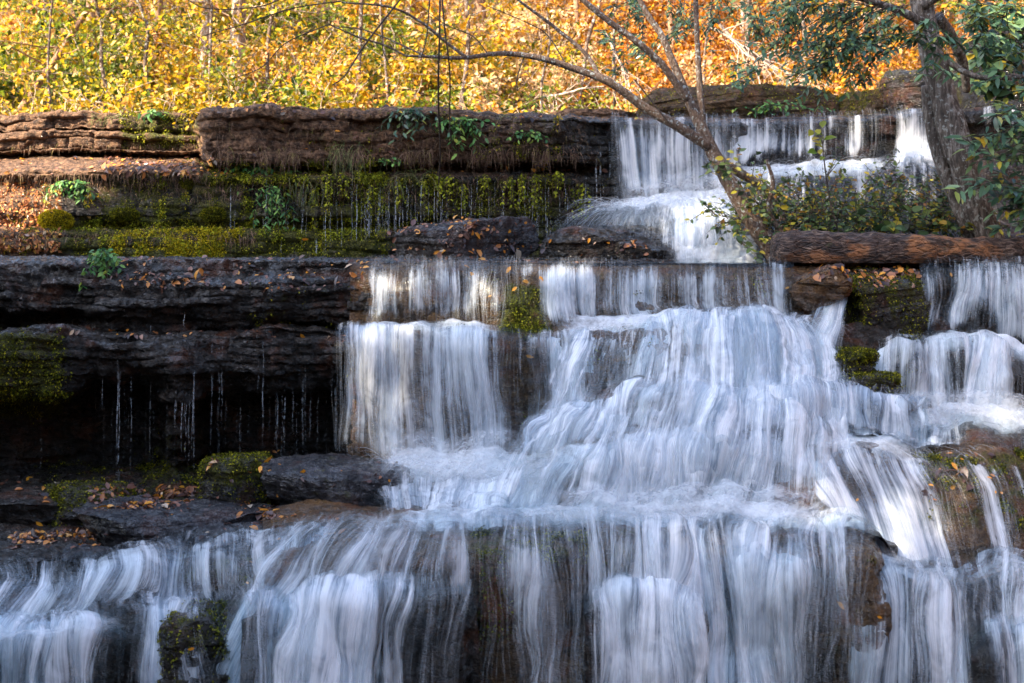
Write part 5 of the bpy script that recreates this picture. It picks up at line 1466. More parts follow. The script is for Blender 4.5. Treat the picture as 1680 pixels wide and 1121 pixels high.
# ------------------------------------------------------------------ near trees
def px_tree(name, label, cat, base, trunk, limbs, bark, twigbark=None, sides=12, rough=0.16):
    t = thing(name, label, cat, P(*base))
    mesh_obj('trunk', tube_px(trunk, 48, sides + 6, rough, 5), bark, t)
    for l in limbs:
        mesh_obj('branch', tube_px(l, 40, sides - 4, 0.10, 8), twigbark or bark, t)
    return t


LT = px_tree('leaning_tree', 'slender lichen-spotted tree leaning left across the upper fall', 'tree', (1272, 418, 15.3),
    [(1276, 424, 15.3, 17), (1240, 372, 15.35, 15), (1205, 312, 15.4, 14), (1176, 262, 15.5, 12), (1154, 216, 15.55, 10), (1130, 165, 15.6, 8), (1108, 112, 15.6, 6.5), (1086, 60, 15.6, 5.5), (1060, 20, 15.6, 4.5), (1035, -30, 15.6, 4)],
    [[(1165, 242, 15.5, 9), (1110, 206, 15.5, 8.5), (1060, 178, 15.5, 8), (1000, 135, 15.4, 7), (940, 112, 15.4, 6), (880, 94, 15.3, 5), (820, 88, 15.3, 4.2), (760, 95, 15.2, 3.6), (700, 93, 15.1, 2.6), (664, 92, 15.0, 1.6)],
     [(1152, 222, 15.55, 8), (1149, 160, 15.6, 6), (1145, 90, 15.6, 5), (1142, 20, 15.6, 4.4), (1141, -40, 15.6, 4)],
     [(985, 128, 15.4, 4), (960, 88, 15.5, 3.4), (910, 45, 15.6, 2.8), (850, 0, 15.6, 2.2), (830, -20, 15.6, 2)],
     [(1128, 165, 15.5, 6), (1085, 105, 15.4, 6), (1040, 65, 15.3, 5.5), (1000, 36, 15.3, 5), (950, -5, 15.3, 4.5), (930, -25, 15.3, 4)],
     [(766, 95, 15.2, 3), (735, 72, 15.2, 2.6), (690, 36, 15.1, 2.2), (640, 12, 15.0, 1.9), (560, 4, 14.9, 1.4)],
     [(668, 93, 15.0, 1.8), (630, 74, 15.0, 1.7), (590, 62, 14.9, 1.5), (540, 40, 14.8, 1.2)],
     [(700, 93, 15.1, 1.6), (650, 70, 15.2, 1.4), (600, 50, 15.2, 1.1), (560, 44, 15.2, 0.9)],
     [(1172, 262, 15.5, 9), (1215, 285, 15.6, 8), (1255, 310, 15.7, 7), (1280, 350, 15.6, 7), (1292, 392, 15.5, 7)],
     [(1288, 392, 15.3, 5), (1262, 345, 15.3, 4), (1268, 300, 15.3, 3.5), (1258, 262, 15.3, 2.5)]], M_BARKL)
for l in [
    [(660, -5, 14.9, 1.6), (600, 72, 14.9, 1.5), (566, 124, 14.9, 1.2), (545, 140, 14.9, 0.9)],
    [(560, 2, 14.8, 1.2), (480, 14, 14.7, 1.1), (400, 40, 14.6, 1), (330, 60, 14.5, .7)],
    [(540, 40, 14.8, 1.1), (470, 70, 14.7, 1), (430, 110, 14.7, .8), (380, 130, 14.6, .6)],
    [(705, 0, 15, 1.2), (700, 60, 15, 1.1), (690, 100, 15, .8)],
    [(628, 30, 15, 1.0), (628, 80, 15, 1.0), (640, 110, 15, .7)],
    [(470, -5, 14.6, 1.0), (420, 12, 14.6, 1.0), (340, 14, 14.6, .9), (300, -5, 14.6, .7)],
    [(1040, 130, 15.4, 1.2), (1080, 180, 15.4, 1.2), (1100, 205, 15.4, 1)],
    [(860, 92, 15.3, 1.2), (848, 130, 15.3, 1), (850, 150, 15.3, .7)],
    [(800, 88, 15.3, 1.2), (776, 60, 15.3, 1), (730, 40, 15.3, .8), (690, 10, 15.3, .6)],
    [(930, 108, 15.4, 1.4), (900, 60, 15.5, 1.1), (870, 40, 15.5, .9), (800, 10, 15.5, .7)]]:
    mesh_obj('twig', tube_px(l, 30, 5, 0), M_TWIG, LT)
vn = thing('hanging_vine', 'pair of thin dark vines dangling straight down over the mossy block', 'vine', P(722, 262, 16.4))
mesh_obj('vine', tube_px([(722, -20, 15, 1.6), (721, 60, 15, 1.7), (719, 150, 15.4, 1.6), (722, 240, 16.6, 1.5), (720, 300, 17.0, 1.3)], 40, 5, 0), M_TWIG, vn)
mesh_obj('vine', tube_px([(724, -20, 15, 1.4), (730, 50, 15, 1.5), (738, 120, 15.3, 1.3), (738, 200, 16.4, 1.2), (742, 250, 16.9, 1)], 40, 5, 0), M_TWIG, vn)

BT = px_tree('tree', 'thick grey-barked tree trunk leaning left beside the right bank', 'tree', (1630, 402, 15.1),
    [(1656, 450, 15.1, 32), (1626, 398, 15.1, 24), (1599, 330, 15.1, 22.5), (1575, 255, 15.1, 23), (1558, 200, 15.15, 24), (1545, 150, 15.2, 22), (1532, 100, 15.2, 20), (1520, 50, 15.2, 19), (1506, -30, 15.2, 19), (1480, -140, 15.2, 18)],
    [[(1600, 400, 15.25, 15), (1580, 352, 15.25, 14), (1558, 300, 15.25, 13), (1538, 245, 15.25, 12), (1526, 190, 15.25, 11), (1520, 140, 15.2, 9)],
     [(1538, 28, 15.3, 10), (1562, 62, 15.5, 9), (1580, 105, 15.7, 8), (1586, 150, 15.9, 6)],
     [(1522, 40, 15.1, 8), (1460, 12, 14.9, 6), (1380, -8, 14.7, 4), (1300, -10, 14.5, 3)],
     [(1540, 90, 15.2, 6), (1590, 122, 15.0, 5), (1640, 128, 14.8, 4), (1720, 122, 14.6, 3)],
     [(1515, 10, 15.1, 8), (1580, -30, 14.8, 6), (1680, -50, 14.5, 5)]], M_BARK, sides=18, rough=0.2)

# fallen log with a broken end
lg = thing('fallen_log', 'rotting red-brown fallen log lying across the top of the right falls', 'log', P(1480, 436, 14.6))
pts = [(1266, 408, 14.5, 17), (1280, 408, 14.5, 27), (1330, 411, 14.5, 31), (1400, 411, 14.5, 30), (1480, 411, 14.5, 27), (1560, 411, 14.55, 24), (1640, 411, 14.6, 21), (1720, 411, 14.7, 20), (1820, 411, 14.8, 20)]
w = np.array(pts, float)
w = spline(np.concatenate([P(w[:, 0], w[:, 1], w[:, 2]), (w[:, 3] * w[:, 2] / F)[:, None]], 1), 150)
ch = tube(w[:, :3], w[:, 3] * (1 + 0.04 * np.sin(np.arange(150) * 0.13)), 56, 0.22, 5)
v = ch[0]['V']
ch[0]['V'] = v
mesh_obj('bark', ch, M_LOG, lg)
rg = np.random.default_rng(5)
spl = []
for i in range(26):
    a = rg.uniform(0, 6.283)
    r = rg.uniform(0.01, 0.13)
    p0 = P(1282, 411, 14.55) + np.array([0, math.cos(a) * r, math.sin(a) * r])
    q, qr = branchlet(p0, (-1, 0.3 * math.cos(a), 0.3 * math.sin(a)), rg.uniform(0.05, 0.16), rg.uniform(0.012, 0.03), rg, 3, 0.12)
    mesh_obj('splinter', tube(q, qr, 6, 0.2, 14), M_LOG, lg)


# ------------------------------------------------------------------ leafy sprays
def spray(parent, specs, leafmat, twigmat, seed, leafpx=(16, 28), width=0.36, gap=9, flat=0.35, droop=0.18, pname='foliage', tname='twig', whorl=False, six=True):
    """specs: list of twig polylines (px,py,Y); leaves stand in two rows along each twig"""
    rg = np.random.default_rng(seed)
    ch, PP, AA, LL, UU = [], [], [], [], []
    for sp in specs:
        a = np.array(sp, float)
        w = spline(P(a[:, 0], a[:, 1], a[:, 2]), 24)
        Lt = np.linalg.norm(np.diff(w, axis=0), axis=1).sum()
        ch += tube(w, np.linspace(0.006, 0.0015, 24), 4, cap=False)
        px_m = a[:, 2].mean() / F
        n = max(3, int(Lt / (gap * px_m)))
        T = unit(np.gradient(w, axis=0))
        if whorl:
            for s in np.linspace(0.35, 1.0, max(2, n // 4)):
                j = int(s * 23)
                m = rg.integers(5, 8)
                for k in range(m):
                    az = k / m * 6.283 + rg.uniform(-.3, .3)
                    d = np.array([math.cos(az), math.sin(az) * 0.8, rg.uniform(-0.45, 0.15)]) + 0.3 * T[j]
                    PP.append(w[j] + rg.normal(size=3) * 0.01); AA.append(d); LL.append(rg.uniform(*leafpx) * px_m)
                    UU.append(np.array([0, -0.15, 1]) + rg.normal(size=3) * 0.15)
            continue
        for i in range(n):
            s = 0.12 + 0.88 * (i + rg.uniform(-.3, .3)) / n
            j = int(np.clip(s, 0, 1) * 23)
            side = unit(np.cross(T[j], np.array([0, -0.4, 1.0]))) * (1 if i % 2 else -1)
            PP.append(w[j] + rg.normal(size=3) * 0.012)
            AA.append(side * rg.uniform(0.6, 1.1) + T[j] * rg.uniform(0.3, 0.9) + np.array([0, 0, -droop]) + rg.normal(size=3) * 0.18)
            LL.append(rg.uniform(*leafpx) * px_m)
            UU.append(np.array([0, -0.45, 1.0]) + rg.normal(size=3) * flat)
    PP, AA, LL, UU = np.array(PP), np.array(AA), np.array(LL), np.array(UU)
    for q in ch: q['mi'] = 1
    mesh_obj(pname, [leaves(PP, AA, UU, LL, LL * width, 0.16, 0.12, six=six)] + ch, [leafmat, twigmat], parent, smooth=False)


def fan(px, py, Y, ang, n, L, rg, sub=3, spread=0.5, bend=0.1):
    """n twigs in photo px fanning from a point; ang in degrees (0 = right, 90 = down)"""
    out = []
    for i in range(n):
        a = R(ang) + rg.normal() * spread
        l = L * rg.uniform(0.5, 1.1)
        x0, y0 = px + rg.normal() * 12, py + rg.normal() * 10
        dY = rg.normal() * 0.25
        c = rg.normal() * bend
        pts = [(x0 + math.cos(a + c * s) * l * s, y0 + math.sin(a + c * s) * l * s + 0.06 * l * s * s, Y + dY * s) for s in (0, .35, .7, 1)]
        out.append(pts)
        for k in range(sub):
            s = rg.uniform(0.25, 0.8)
            bx, by = x0 + math.cos(a) * l * s, y0 + math.sin(a) * l * s
            a2 = a + rg.choice([-1, 1]) * rg.uniform(0.4, 0.9)
            l2 = l * rg.uniform(0.25, 0.5)
            out.append([(bx + math.cos(a2) * l2 * q, by + math.sin(a2) * l2 * q + 0.05 * l2 * q * q, Y + dY * s + rg.normal() * 0.05) for q in (0, .5, 1)])
    return out


rg = np.random.default_rng(91)
sp = []
for (x, y, a, n, L) in [(1490, 20, 165, 8, 150), (1450, 8, 170, 9, 200), (1340, -5, 165, 8, 150), (1420, 50, 155, 6, 120), (1470, 60, 150, 5, 100), (1560, -10, 40, 4, 90)]:
    sp += fan(x, y, 14.8, a, n, L, rg)
spray(BT, sp, M_LF_DK, M_TWIG, 92, (10, 19), 0.40, 6.5)
sp = fan(1250, 110, 14.9, 150, 3, 60, rg) + fan(1370, 90, 14.9, 140, 5, 90, rg) + fan(1430, 95, 15.0, 130, 3, 70, rg)
spray(BT, sp, M_LF_DK, M_TWIG, 93, (8, 15), 0.5, 6)
sp = fan(1500, 30, 14.6, 120, 3, 70, rg, 1) + fan(1540, 30, 14.6, 60, 4, 80, rg, 1) + fan(1600, 0, 14.5, 60, 4, 80, rg, 1) + fan(1660, 10, 14.5, 100, 3, 60, rg, 1)
spray(BT, sp, M_LF_DK, M_TWIG, 94, (16, 27), 0.34, 10, whorl=True)
# dark hemlock-like sprays hanging in from above, belonging to the leaning tree's neighbour
hm = thing('overhanging_branch', 'dark green feathery boughs hanging in from above the upper fall', 'branch', P(1150, -30, 16.2))
sp = []
for (x, y, a, n, L) in [(1020, -10, 110, 4, 60), (1060, 60, 130, 4, 75), (1110, -10, 95, 5, 90), (1180, -10, 85, 5, 90), (1220, 10, 60, 4, 90), (1290, -8, 100, 4, 70), (1030, 85, 160, 3, 50)]:
    sp += fan(x, y, 16.2, a, n, L, rg, 4)
spray(hm, sp, M_LF_DK, M_TWIG, 95, (7, 13), 0.45, 4.5)

# right-hand bush of long narrow leaves
rb = thing('shrub', 'blue-green shrub of long narrow leaves at the right edge', 'shrub', P(1690, 380, 14.4))
sp = []
for (x, y, a, n, L) in [(1740, 330, 200, 7, 130), (1740, 250, 195, 7, 140), (1740, 180, 190, 6, 120), (1700, 380, 230, 5, 120), (1680, 210, 170, 4, 70)]:
    sp += fan(x, y, 14.5, a, n, L, rg, 2, 0.35)
spray(rb, sp, M_LF_DK, M_TWIG, 96, (14, 34), 0.30, 8)
ru = thing('shrub', 'broad-leaved dark shrub in the top right corner', 'shrub', P(1690, 200, 16.5))
sp = []
for (x, y, a, n, L) in [(1700, 40, 180, 8, 120), (1690, 90, 190, 9, 120), (1640, 20, 160, 5, 80), (1700, 150, 185, 8, 110), (1600, 60, 100, 4, 70), (1640, 120, 150, 5, 70)]:
    sp += fan(x, y, 16.4, a, n, L, rg, 2, 0.5)
spray(ru, sp, M_LF_DK, M_TWIG, 97, (15, 27), 0.62, 9)
# thicket above the log
tk = thing('thicket', 'tangled thicket of thin stems and small leaves above the log', 'thicket', P(1420, 395, 15.6))
sp = []
for x in np.linspace(1210, 1590, 110):
    sp += fan(x, 392 + rg.normal() * 6, 15.6 + rg.uniform(-.3, .5), -90 + rg.normal() * 26, 1, rg.uniform(50, 150), rg, 5, 0.3, 0.6)
spray(tk, sp, M_LF_TH, M_TWIG, 98, (5, 12), 0.62, 7, flat=0.8)
sp = []
for x in np.linspace(1290, 1600, 20):
    sp += fan(x, 388, 15.3, -90 + rg.normal() * 30, 1, rg.uniform(20, 70), rg, 2, 0.4)
spray(tk, sp, M_LF_TH, M_TWIG, 99, (11, 21), 0.7, 12, flat=0.8)
yb = thing('sapling', 'small sapling with yellow-green leaves standing against the upper fall', 'sapling', P(1352, 395, 15.2))
mesh_obj('stem', tube_px([(1380, 395, 15.2, 1.6), (1362, 330, 15.2, 1.4), (1352, 262, 15.1, 1.1), (1348, 215, 15.1, .8)], 24, 5, 0), M_TWIG, yb)
spray(yb, [[(1352, 250, 15.1), (1345, 225, 15.1), (1328, 210, 15.1)], [(1350, 240, 15.1), (1352, 220, 15.1), (1345, 205, 15.1)], [(1352, 262, 15.1), (1340, 250, 15.1), (1332, 244, 15.1)]],
      leaf_mat('yellow sapling leaves', [(0, (0.12, 0.22, 0.02)), (0.5, (0.35, 0.36, 0.03)), (1, (0.6, 0.42, 0.03))], 0.4), M_TWIG, 100, (15, 24), 0.6, 9)
# leaves along the foot of the leaning tree
cl = thing('creeper', 'green and yellow creeper climbing the foot of the leaning tree', 'creeper', P(1235, 400, 15.15))
sp = []
for (x, y) in [(1190, 280), (1210, 320), (1225, 350), (1245, 380), (1200, 270), (1240, 290), (1215, 395), (1275, 320)]:
    sp += fan(x, y, 15.2, rg.uniform(0, 360), 3, 42, rg, 1, 1.5)
spray(cl, sp, M_LF_TH, M_TWIG, 101, (7, 15), 0.62, 7, flat=0.9)


# ------------------------------------------------------------------ plants on the ledges
def plant(name, label, cat, px, py, sx, down, ns, leafmat, leafpx, seed, width=0.55, gap=7, out=0.15, stemmat=None, up=0.0, group=None):
    rg = np.random.default_rng(seed)
    l, n = hit(px, py)
    t = thing(name, label, cat, l, group)
    sp = []
    for i in range(ns):
        ex = px + rg.normal() * sx
        ey = py + rg.uniform(-up, down)
        o = out * rg.uniform(0.5, 1.3)
        sp.append([(px + rg.normal() * sx * 0.25, py + rg.normal() * 3, l[1] - 0.01), ((px + ex) / 2, min(py, ey) - rg.uniform(0, 8) - (up * 0.4), l[1] - o * 0.7), (ex, ey, l[1] - o)])
    spray(t, sp, leafmat, stemmat or M_TWIG, seed + 1, leafpx, width, gap, flat=0.6, tname='stem')
    return t


plant('fern', 'bright green fern clump drooping over the left end of the mossy wall', 'fern', 440, 282, 28, 42, 46, M_LF_GR, (7, 13), 201, 0.5, 4.5, 0.26, up=18)
plant('hanging_plant', 'pale green trailing plant hanging below the fern clump', 'plant', 447, 315, 17, 85, 24, M_LF_GR, (6, 12), 203, 0.4, 6, 0.22)
plant('hanging_plant', 'mint-green trailing plant hanging over the lip of the middle ledge', 'plant', 165, 426, 17, 66, 22, M_LF_GR, (8, 14), 205, 0.6, 6, 0.22, up=10)
plant('plant', 'feathery green plant on the orange bank at the far left', 'plant', 118, 308, 26, 38, 26, M_LF_GR, (6, 12), 207, 0.4, 5, 0.15, up=5)
plant('plant', 'yellow-green seedling cluster right of the feathery plant', 'plant', 146, 325, 10, 45, 10, M_LF_YG, (4, 8), 209, 0.7, 6, 0.12)
plant('trailing_plant', 'blue-green trailing plant with pinkish stems on the mossy block', 'plant', 680, 188, 36, 50, 18, M_LF_DK, (8, 15), 211, 0.42, 7, 0.16)
plant('trailing_plant', 'blue-green trailing plant hanging lower below the pair of vines', 'plant', 748, 202, 32, 60, 20, M_LF_GR, (8, 15), 213, 0.42, 7, 0.16)
plant('plant', 'mint-green rosette on a sill left of the upper fall', 'plant', 868, 224, 22, 12, 12, M_LF_GR, (6, 11), 215, 0.55, 6, 0.12, up=5)
plant('plant', 'yellow-green hanging weed on the dripping wall', 'plant', 888, 276, 7, 45, 8, M_LF_YG, (5, 9), 217, 0.6, 5, 0.1)
plant('plant', 'leafy weed with big oval leaves on the left brown block', 'plant', 255, 190, 22, 14, 12, M_LF_GR, (9, 16), 219, 0.5, 9, 0.14, up=6)
plant('plant', 'yellow-green weed at the corner of the overhanging block', 'plant', 312, 190, 9, 42, 10, M_LF_YG, (6, 10), 221, 0.6, 6, 0.12)
plant('plant', 'small green weed under the overhang near the vines', 'plant', 632, 268, 14, 10, 8, M_LF_GR, (6, 10), 223, 0.6, 6, 0.12, up=4)
plant('plant', 'yellow-green sprig hanging beside the upper fall', 'plant', 912, 196, 5, 26, 5, M_LF_YG, (5, 8), 225, 0.6, 5, 0.1)
plant('plant', 'low green weeds under the long brown slab', 'plant', 1260, 184, 50, 8, 16, M_LF_GR, (6, 11), 227, 0.55, 6, 0.12, up=10)


rg = np.random.default_rng(4321)
for i in range(17):
    x = 480 + i * 29 + rg.normal() * 9
    plant('hanging_moss', 'lime-green curtain of moss and liverwort hanging down the dripping wall', 'moss', x, rg.uniform(288, 318), rg.uniform(4, 9), rg.uniform(30, 75), 8, M_MOSSB, (3, 7), 900 + 2 * i, 0.7, 3.5, 0.07, group='hanging moss curtains')


def ribbons(p0, d, L, w, rg, k=6, droop=0.5, wob=0.12, mi=0):
    n = len(p0)
    d = unit(d)
    pts = [p0]
    for i in range(k - 1):
        d = unit(d + np.array([0, 0, -droop]) + rg.normal(size=(n, 3)) * wob)
        pts.append(pts[-1] + d * (L / (k - 1))[:, None])
    p = np.stack(pts, 1)
    T = unit(np.gradient(p, axis=1))
    S = unit(np.cross(T, np.array([0.1, -1.0, 0.2])))
    t = np.linspace(0, 1, k)[None]
    wd = w[:, None] * (1 - 0.85 * t)
    V = np.stack([p - S * wd[..., None], p + S * wd[..., None]], 2).reshape(-1, 3)
    b = ((np.arange(n) * k * 2)[:, None] + (np.arange(k - 1) * 2)[None]).reshape(-1, 1)
    return dict(V=V, F=np.concatenate([b, b + 1, b + 3, b + 2], 1), mi=mi)


# moss tufts growing over the upper wall (uncountable)
rg = np.random.default_rng(123)
def tufts(sheet, n, thr, rg, size=(0.012, 0.035), extra=None, scale=2.2):
    fl = sheet.moss.ravel() if extra is None else extra.ravel()
    G, N = sheet.G.reshape(-1, 3), sheet.N.reshape(-1, 3)
    f = fl + 0.7 * fbm(G * scale, 3) + 0.35 * perlin(G * 9) + 0.8 * perlin(G * np.array([6, 6, 0.9]) + 4)
    pr = np.clip(f - thr, 0, 1) * (fl > 0.03)
    pr = pr / pr.sum()
    i = rg.choice(len(G), n, p=pr)
    p = G[i] + rg.normal(size=(n, 3)) * 0.015 + N[i] * 0.004
    a = N[i] * 0.7 + np.array([0, 0, -0.7]) + rg.normal(size=(n, 3)) * 0.5
    L = rg.uniform(size[0], size[1], n)
    return leaves(p, a, N[i] + rg.normal(size=(n, 3)) * 0.5, L, L * 0.6, 0.2, 0.2)
o = mesh_obj('moss', [tufts(UL, 52000, 0.55, rg)], M_MOSS, smooth=False)
tag(o, 'green moss and liverwort covering the dripping upper wall', 'moss', kind='stuff')
o = mesh_obj('moss', [tufts(UL, 16000, 1.0, rg, (0.014, 0.036), None, 4.0)], M_MOSSB, smooth=False)
tag(o, 'bright yellow-green clumps of liverwort hanging on the dripping wall', 'moss', kind='stuff')
x, y = UL.px, HOR - (UL.G[..., 2] - ZC) * F / UL.G[..., 1]
yel_glow = bump2(x, 170, 400, 30) * bump2(y, 378, 424, 5) + bump2(x, 0, 60, 30) * bump2(y, 395, 424, 8) * 0.5 + bump2(x, 250, 620, 80) * bump2(y, 290, 424, 15) * 0.35  # mask where yellow light is put into the moss colour
o = mesh_obj('moss', [tufts(UL, 10000, 0.85, rg, (0.014, 0.034), yel_glow, 3.5)], M_MOSSY, smooth=False)
tag(o, 'moss along the foot of the upper wall, yellow light put into its colour', 'moss', kind='stuff')
ch = [tufts(ML, 9000, 0.55, rg, (0.012, 0.032), None, 3.0), tufts(MF, 3500, 0.6, rg, (0.012, 0.03), None, 3.0), tufts(RF, 2500, 0.5, rg), tufts(RR, 5000, 0.7, rg, (0.012, 0.03), None, 3.0), tufts(LO, 3000, 0.8, rg)]
o = mesh_obj('moss', ch, M_MOSS, smooth=False)
tag(o, 'patches of green moss on the middle ledges', 'moss', kind='stuff')
def stone_moss(label_part, n, mat, zmin=0.0, seed=1, size=(0.012, 0.03)):
    rg = np.random.default_rng(seed)
    o = next(q for q in bpy.data.objects if q.get('label', '').startswith(label_part))
    me = o.data
    V = np.empty(len(me.vertices) * 3); me.vertices.foreach_get('co', V); V = V.reshape(-1, 3)
    Nn = np.empty(len(me.vertices) * 3); me.vertices.foreach_get('normal', Nn); Nn = Nn.reshape(-1, 3)
    W = V + np.array(o.location)
    pr = np.clip(0.25 + 0.8 * fbm(W * 3 + seed, 3) + 0.5 * perlin(W * 9) + 0.3 * (Nn[:, 2] - zmin), 0, 1) * (Nn[:, 2] > zmin - 0.5)
    i = rg.choice(len(V), n, p=pr / pr.sum())
    L = rg.uniform(size[0], size[1], n)
    a = Nn[i] * 0.6 + np.array([0, 0, -0.5]) + rg.normal(size=(n, 3)) * 0.5
    q = mesh_obj('moss', [leaves(V[i] + Nn[i] * 0.004 + rg.normal(size=(n, 3)) * 0.006, a, Nn[i] + rg.normal(size=(n, 3)) * 0.5, L, L * 0.6, 0.2, 0.2)], mat, smooth=False)
    q.parent = o
for lp, n, mt in [('big mossy brown outcrop', 4500, M_MOSS), ('small round green stone', 2500, M_MOSS), ('low green stone', 2200, M_MOSS), ('dark green mossy round', 3500, M_MOSS), ('rounded dark moss hump', 2500, M_MOSS),
                  ('long brown layered slab', 3500, M_MOSS), ('mossy brown block', 3000, M_MOSS), ('mossy brown rib', 1500, M_MOSS), ('dark mossy rock parting', 1800, M_MOSS), ('dark hollowed rock', 1800, M_MOSS), ('tall dark bank rock', 5000, M_MOSS)]:
    stone_moss(lp, n, mt, seed=n)
# cushions of moss
def cushion(px, py, w, h, label, seed, n=2600, mat=None):
    rg = np.random.default_rng(seed)
    l, nn = hit(px, py)
    rx, rz = w * l[1] / F, h * l[1] / F
    d = rdir(n, rg)
    d[:, 1] = -np.abs(d[:, 1])
    r = 1 + 0.18 * fbm(d * 2.5 + seed, 3)
    p = l + d * np.array([rx, rx * 0.5, rz]) * r[:, None]
    t = thing('moss_cushion', label, 'moss', l)
    V, Fq = ICO4
    q = V * np.array([rx, rx * 0.5, rz]) * 0.93 * (1 + 0.18 * fbm(V * 2.5 + seed, 3))[:, None] + l
    mesh_obj('mound', [dict(V=q, F=Fq, attrs={'moss': np.ones(len(q)), 'dry': np.zeros(len(q))})], M_ROCKG, t)
    L = rg.uniform(0.015, 0.035, n)
    mesh_obj('tuft', [leaves(p, d + rg.normal(size=(n, 3)) * 0.35 + np.array([0, 0, -.2]), rdir(n, rg), L, L * 0.4, 0.2, 0.2)], mat or M_MOSSY, t, smooth=False)
ICO4 = ico(4)
cushion(92, 362, 27, 16, 'bright yellow moss cushion on the orange bank at far left', 31)
cushion(350, 352, 20, 10, 'green moss cushion halfway up the wall left of the fern', 32, 1500, M_MOSS)
cushion(205, 352, 22, 9, 'low green moss cushion between the seedlings and the fern', 33, 1500, M_MOSS)
cushion(312, 300, 16, 8, 'olive moss cushion under the shelf lip', 34, 1200, M_MOSS)

# roots and dead grass hanging from the overhanging block (uncountable)
def edge_fringe(px, py, rg, L=(0.05, 0.3), w=(0.001, 0.0035), droop=0.7):
    l, nn = hits(px, py)
    n = len(l)
    return ribbons(l - np.array([0, 0.015, 0]), nn * 0.7 + rg.normal(size=(n, 3)) * 0.35, rg.uniform(L[0], L[1], n) * rg.uniform(0.4, 1, n), rg.uniform(w[0], w[1], n), rg, 6, droop)
rg = np.random.default_rng(321)
ch = []
px = 345 + 615 * rg.uniform(0, 1, 1500)
px = px + 26 * np.sin(px * 0.06) + 14 * np.sin(px * 0.17); ch.append(edge_fringe(px, 252 + rg.normal(size=1500) * 7, rg))
px = rg.uniform(340, 960, 1000); ch.append(edge_fringe(px, rg.uniform(200, 264, 1000), rg, (0.04, 0.18), (0.001, 0.0025)))
px = rg.uniform(150, 960, 1500); ch.append(edge_fringe(px, rg.uniform(284, 330, 1500), rg, (0.05, 0.24), (0.001, 0.003)))
px = rg.uniform(0, 330, 500); ch.append(edge_fringe(px, rg.uniform(284, 302, 500), rg, (0.04, 0.16)))
px = rg.uniform(-20, 420, 900); ch.append(edge_fringe(px, rg.uniform(370, 395, 900), rg, (0.06, 0.26)))
px = rg.uniform(20, 330, 350); ch.append(edge_fringe(px, rg.uniform(236, 247, 350), rg, (0.03, 0.12)))
tag(mesh_obj('hanging_roots', ch, M_ROOT, smooth=False), 'brown fringe of roots and dead moss hanging from the ledges', 'roots', kind='stuff')
ch = []
for (x0, x1, y0, y1, n, L) in [(540, 600, 232, 275, 90, .6), (470, 540, 290, 330, 60, .5), (640, 720, 268, 300, 60, .6), (820, 835, 178, 192, 60, .22), (1015, 1030, 205, 210, 5, .2), (150, 200, 186, 200, 60, .25), (60, 90, 300, 330, 40, .2)]:
    p = rg.uniform(x0, x1, n)
    ch.append(edge_fringe(p, rg.uniform(y0, y1, n), rg, (0.3 * L, L), (0.0015, 0.004), 0.45))
tag(mesh_obj('grass', ch, leaf_mat('hanging grass', [(0, (0.05, 0.07, 0.015)), (0.6, (0.14, 0.17, 0.04)), (1, (0.3, 0.24, 0.1))], 0.3), smooth=False),
    'long hanging grass on the mossy wall', 'grass', kind='stuff')

# ------------------------------------------------------------------ drips
def drips(lst, label, alpha=(0.25, 0.7), seed=0):
    rg = np.random.default_rng(seed)
    ch = []
    for (x, y0, y1, wpx) in lst:
        a, _ = hit(x, y0)
        if a is None: continue
        k = 36
        t = np.linspace(0, 1, k)
        zz = P(x, y1, a[1])[2]
        p = np.stack([a[0] + 0.004 * np.sin(t * rg.uniform(4, 14) + rg.uniform(0, 6)) + 0 * t, a[1] - 0.03 - 0.05 * t, a[2] + (zz - a[2]) * t], 1)
        wd = wpx * a[1] / F * 0.32 * (0.85 + 0.2 * rg.uniform(size=k)) * np.minimum(1, 0.3 + 3 * t) * (1.15 - 0.5 * t)
        V = np.stack([p - np.array([1, 0, 0]) * wd[:, None], p + np.array([1, 0, 0]) * wd[:, None]], 1).reshape(-1, 3)
        b = (np.arange(k - 1) * 2)[:, None]
        al = rg.uniform(*alpha) * np.sin(np.pi * np.clip(0.1 + 0.85 * t, 0, 1)) ** 0.5 * np.clip(rg.uniform(-0.2, 1.2, k) * (1.25 - 0.6 * t) + 0.3 * (1 - t), 0, 1)
        ch.append(dict(V=V, F=np.concatenate([b, b + 1, b + 3, b + 2], 1), attrs={'dens': np.repeat(al, 2)}))
    struct(mesh_obj('water', ch, M_STRAND), label)
rg = np.random.default_rng(99)
D = [(610, 285, 426, 5), (606, 300, 424, 3), (586, 300, 424, 3), (745, 276, 388, 6), (748, 280, 385, 3), (848, 275, 385, 7), (852, 280, 384, 3), (520, 392, 424, 5), (462, 395, 424, 4), (775, 280, 375, 3), (718, 290, 400, 3), (885, 310, 374, 3),
     (380, 300, 420, 2.5), (386, 340, 420, 2), (470, 330, 420, 2), (240, 388, 424, 3), (650, 290, 418, 2.5), (985, 240, 352, 4), (1000, 230, 350, 4), (978, 260, 350, 3), (960, 290, 370, 3)]
for i in range(190):
    x = rg.uniform(430, 1010)
    y0 = rg.uniform(278, 350)
    D.append((x, y0, min(426, y0 + rg.uniform(30, 120)), rg.uniform(0.8, 2.2)))
drips(D, 'thin drips running down the mossy upper wall', (0.12, 0.45), seed=1)
